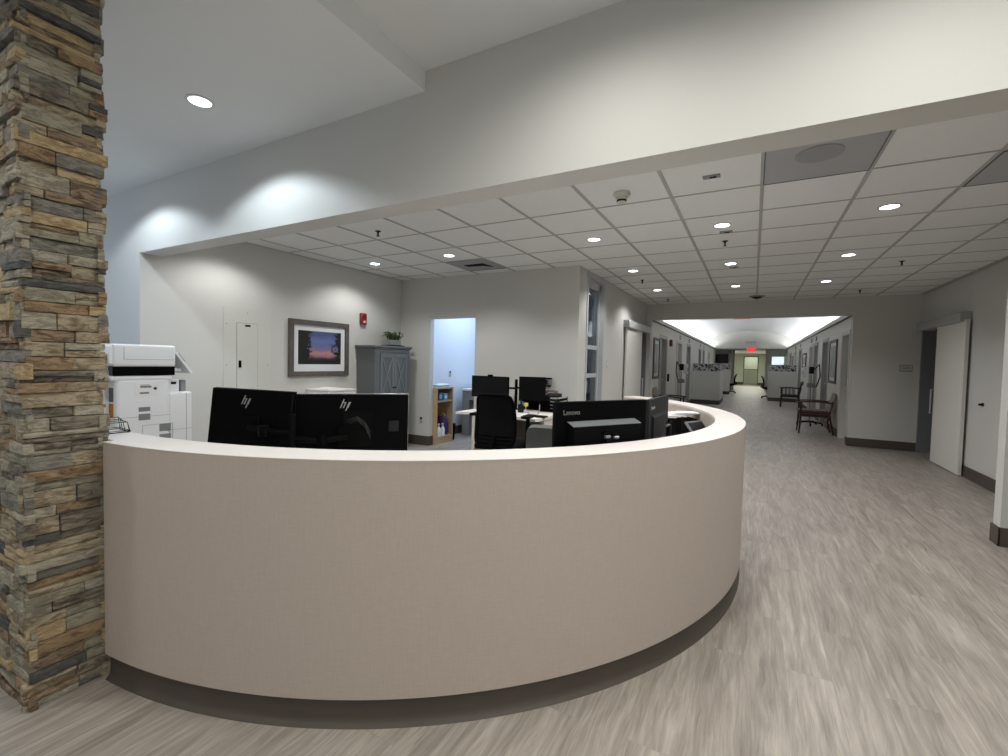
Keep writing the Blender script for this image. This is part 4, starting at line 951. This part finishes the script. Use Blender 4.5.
# wooden armchairs (front towards -Y)
def armchair(label, loc, rz, wood, cush, backm, spindles=False):
    t = thing('wooden_armchair', label, 'chair', loc, rz)
    for sx in (-1, 1):
        MB().tube([(sx * .27, -.27, 0), (sx * .265, -.245, .43), (sx * .27, -.25, .66)], [.015, .022, .018], 8).done('leg', wood, t)
        MB().tube([(sx * .25, .33, 0), (sx * .25, .25, .42), (sx * .25, .31, .70)], [.016, .024, .02], 8).done('leg', wood, t)
        MB().sheet(lambda u, v, sx=sx: (sx * (.28 - .02 * u) + (v - .5) * .06, -.30 + .60 * u, .665 + .02 * math.sin(PI * u)), 10, 2, .028).done('armrest', wood, t)
    MB().box(-.26, .26, -.24, .26, .36, .42, .01).done('seat_frame', wood, t)
    if spindles:
        MB().box(-.26, .26, -.27, .26, .42, .46, .016, seg=3).done('seat', wood, t)
        for k in range(7):
            x = -.21 + .07 * k; MB().tube([(x, .24, .45), (x * 1.08, .29, .64), (x * 1.15, .34, .84)], .010, 6).done('spindle', wood, t)
        MB().tube([(-.28, .33, .82), (-.15, .35, .87), (0, .36, .885), (.15, .35, .87), (.28, .33, .82)], [.025, .035, .04, .035, .025], 8).done('crest_rail', wood, t)
        for sx in (-1, 1):
            for k in range(3): MB().tube([(sx * .25, -.12 + .11 * k, .45), (sx * .275, -.12 + .11 * k, .66)], .010, 6).done('spindle', wood, t)
    else:
        MB().box(-.255, .255, -.29, .25, .42, .50, .03, seg=3).done('seat', cush, t)
        MB().sheet(lambda u, v: ((u - .5) * .54 * (1 - .06 * v), .26 + .09 * v - .05 * math.sin(PI * u) * 0 + .03 * abs(u - .5), .50 + .37 * v - .05 * (2 * (u - .5)) ** 4 * v), 12, 6, .055).done('backrest', backm, t, 60)
        MB().box(-.25, .25, .22, .26, .30, .36).done('stretcher', wood, t)
    return t
armchair('dark red wooden armchair on the right, nearest in the corridor', (1.165, 11.75, 0), -PI / 2, wood_r, burg, tanv)
armchair('dark spindle-back wooden armchair before the right partition', (1.15, 18.8, 0), -PI / 2, wood_dk, burg, burg, True)
armchair('dark armchair by the left wall beyond the counter, mostly hidden', (-1.62, 10.85, 0), PI / 2, wood_dk, mat('black_vinyl', '#17181A', .4), tanv)

def vitals(label, loc, rz):
    t = thing('vitals_stand', label, 'medical stand', loc, rz)
    m = MB()
    for k in range(5):
        a = k * 2 * PI / 5; m.tube([(0, 0, .09), (.27 * math.cos(a), .27 * math.sin(a), .06)], [.022, .014], 8)
    m.done('base', blackm, t)
    for k in range(5):
        a = k * 2 * PI / 5; MB().cyl((.27 * math.cos(a), .27 * math.sin(a), .028), .028, .03, 'Y', 12).done('caster', blackm, t)
    MB().cyl((0, 0, .65), .013, 1.15).done('pole', grayp, t)
    MB().box(-.07, .07, -.05, .05, 1.25, 1.42, .02, seg=2).done('monitor_head', darkg, t); MB().box(-.055, .055, -.052, -.048, 1.28, 1.40).done('display', screen, t, 0)
    MB().box(-.10, .10, -.08, .08, .92, .93).box(-.10, -.09, -.08, .08, .92, 1.02).box(.09, .10, -.08, .08, .92, 1.02).box(-.1, .1, .07, .08, .92, 1.02).box(-.1, .1, -.08, -.07, .92, 1.02).done('basket', grayp, t, 0)
    MB().tube([(.02, .05, 1.35), (.12, .14, 1.48), (.17, .16, 1.2), (.14, .1, .95), (.03, .03, .92)], .012, 8).done('cuff_hose', blackm, t)
    return t
vitals('wheeled blood pressure stand against the left corridor wall', (-1.67, 12.9, 0), PI / 2)
vitals('wheeled blood pressure stand behind the red armchair on the right', (1.24, 13.3, 0), -PI / 2)

def wall_picture(label, x, s, y0, y1, z0, z1):
    t = thing('framed_print', label, 'picture', (x, (y0 + y1) / 2, (z0 + z1) / 2)); w, h = (y1 - y0) / 2, (z1 - z0) / 2
    m = MB().box(0, s * .03, -w, w, h - .06, h).box(0, s * .03, -w, w, -h, -h + .06).box(0, s * .03, -w, -w + .06, -h + .06, h - .06).box(0, s * .03, w - .06, w, -h + .06, h - .06)
    m.done('frame', frame_d, t, 0); MB().box(s * .002, s * .012, -w + .05, w - .05, -h + .05, h - .05).done('mat_board', mat('mat_white', '#DCDEE2', .8), t, 0); MB().box(s * .012, s * .014, -w + .16, w - .16, -h + .13, h - .13).done('print', prt, t, 0)
wall_picture('framed print on the left corridor wall beside the sliding door', CL, 1, 10.55, 11.25, 1.06, 1.99)
wall_picture('framed print on the right corridor wall above the red armchair', CR, -1, 11.78, 12.78, 1.06, 2.01)
wall_picture('smaller framed print farther along the right corridor wall', CR, -1, 18.15, 19.35, 1.38, 1.89)
wall_picture('farthest framed print on the right corridor wall', CR, -1, 23.9, 25.0, 1.4, 1.9)
def small_box(name, label, cat, loc, sx, sy, sz, m1, m2=None, group=None):
    t = thing(name, label, cat, loc, 0, group); MB().box(-sx, sx, -sy, sy, -sz, sz, .008).done('body', m1, t)
    MB().box(-sx * 1.15, sx * 1.15, -sy * .6, sy * .6, -sz * .6, sz * .3, .004).done('front_panel', m2 or grayp, t)
small_box('fire_alarm', 'dark alarm device high on the left corridor wall', 'alarm', (CL + .03, 12.85, 1.97), .03, .09, .09, mat('alarm_brown', '#4A2E2E', .5), red)
small_box('card_reader', 'black card reader on the left corridor wall by tan door', 'card reader', (CL + .02, 12.62, 1.05), .02, .05, .10, black, darkg)
small_box('sanitizer_dispenser', 'white sanitizer dispenser on the left wall by third door', 'dispenser', (CL + .06, 15.8, 1.27), .06, .12, .16, whitep, grayp)
small_box('sanitizer_dispenser', 'white sanitizer dispenser on the right wall past the chairs', 'dispenser', (CR - .06, 17.7, 1.27), .06, .12, .15, whitep, grayp)
small_box('glove_dispenser', 'white glove dispenser beside sanitizer on the right wall', 'dispenser', (CR - .06, 18.05, 1.22), .06, .11, .14, whitep, lgray)
cp = None
for x, s, ys in ((CL, 1, (14.7, 16.9, 20.7, 22.2)), (CR, -1, (15.6, 16.8, 20.5, 22.8))):
    for k, y in enumerate(ys):
        lab = 'small grey sign above the %s door in %s corridor wall' % (['second', 'third', 'fourth', 'fifth'][k] if s > 0 else ['third', 'fourth', 'fifth', 'sixth'][k], 'left' if s > 0 else 'right')
        if cp is None:
            cp = thing('door_sign', lab, 'sign', (x, y, 2.22), 0, 'signs above the corridor doors')
            MB().box(-.02, .02, -.11, .11, -.06, .06, .003).done('plaque', grayp, cp); MB().box(-.022, .022, -.07, .07, -.035, .03).done('insert', lgray, cp, 0)
        else: dup(cp, (x, y, 2.22), 0, lab)

# ------------------------------------------------------------------ lights
def lamp(kind, name, loc, energy, color, **k):
    d = bpy.data.lights.new(name, kind); d.energy = energy; d.color = color
    o = bpy.data.objects.new(name, d); COL.objects.link(o); o.location = loc
    for a, v in k.items():
        if a == 'rot': o.rotation_euler = v
        else: setattr(d, a, v)
    return o
NEU = (1.0, .99, .975); COOL = (.80, .91, 1.0); WARM = (1.0, .985, .915)
for i, (x, y, z) in enumerate(spots):
    e = {-4.6: 29, -3.36: 38, -1.513: 42, -.30: 42, .90: 34}[x] * (1.15 if y < 5 else .85)
    lamp('SPOT', 'downlight_lamp', (x, y, z - .02), e, NEU, spot_size=math.radians(140), spot_blend=.5, shadow_soft_size=.05)
lamp('SPOT', 'lobby_lamp', (-3.087, 1.627, 2.94), 40, COOL, spot_size=math.radians(138), spot_blend=.3, shadow_soft_size=.04)
lamp('SPOT', 'lobby_lamp', (-4.75, 1.63, 2.94), 38, COOL, spot_size=math.radians(138), spot_blend=.3, shadow_soft_size=.04)
for x, y, e in ((-.6, 1.45, 70), (.5, 1.45, 74), (1.6, 1.45, 66), (-3.087, -.15, 58), (-1.25, -.15, 74), (.5, -.15, 70), (2.3, -.15, 40), (-1.25, -2.4, 62), (1.4, -2.4, 56), (-3.087, -2.4, 40)):  # rearmost row has no fixtures, added for more bounce in the lobby
    lamp('SPOT', 'lobby_lamp', (x, y, 3.06 if x > -1.7 else 2.94), e, WARM, spot_size=math.radians(168), spot_blend=1.0, shadow_soft_size=.07)
lamp('AREA', 'lobby_side_light', (-7.9, 0, 1.6), 40, (.64, .79, 1.0), shape='RECTANGLE', size=2.0, size_y=2.6, rot=(0, -PI / 2, 0))
lamp('AREA', 'lobby_side_light', (5.95, -2.5, 1.55), 52, (1.0, .98, .94), shape='RECTANGLE', size=2.2, size_y=2.9, rot=(0, PI / 2, 0))  # added fill from the right, brightens the ceiling step and column
lamp('AREA', 'back_room_lamp', (-4.0, 7.1, 2.66), 34, (.62, .77, 1.0), shape='RECTANGLE', size=1.2, size_y=1.2)
lamp('AREA', 'side_room_lamp', (-2.6, 6.8, 2.6), 4, (.7, .85, 1.0), shape='RECTANGLE', size=.5, size_y=.5)
lamp('AREA', 'far_lamp', (-.15, 35, 2.34), 120, (.97, 1.0, .88), shape='RECTANGLE', size=1.5, size_y=1.5)
lamp('AREA', 'end_room_lamp', (-.1, 41.6, 2.48), 16, (.97, 1.0, .88), shape='RECTANGLE', size=.6, size_y=.6)

wd = bpy.data.worlds.new('World'); S.world = wd; wd.use_nodes = True
bg = wd.node_tree.nodes['Background']; bg.inputs[0].default_value = (.55, .68, .9, 1); bg.inputs[1].default_value = .6

# ------------------------------------------------------------------ camera
cam = bpy.data.cameras.new('Camera'); co = bpy.data.objects.new('Camera', cam); COL.objects.link(co)
cam.sensor_width = 36; cam.lens = 456.88 / 1008 * 36; cam.clip_start = .05; cam.clip_end = 200
yaw, pit, rol = .49891264, .036739895, .0225873391
Fv = Vector((-math.sin(yaw) * math.cos(pit), math.cos(yaw) * math.cos(pit), -math.sin(pit)))
R0 = Vector((math.cos(yaw), math.sin(yaw), 0)); U0 = R0.cross(Fv)
Rv = math.cos(rol) * R0 + math.sin(rol) * U0; Uv = -math.sin(rol) * R0 + math.cos(rol) * U0
M = Matrix((Rv, Uv, -Fv)).transposed().to_4x4(); M.translation = (0, 0, 1.385)
co.matrix_world = M
S.camera = co
S.view_settings.view_transform = 'Standard'; S.view_settings.look = 'None'; S.view_settings.gamma = 1; S.view_settings.use_curve_mapping = False
S.view_settings.exposure = .16
S.cycles.use_denoising = True; S.cycles.max_bounces = 8; S.cycles.diffuse_bounces = 5; S.cycles.sample_clamp_indirect = 4
S.cycles.caustics_reflective = False; S.cycles.caustics_refractive = False
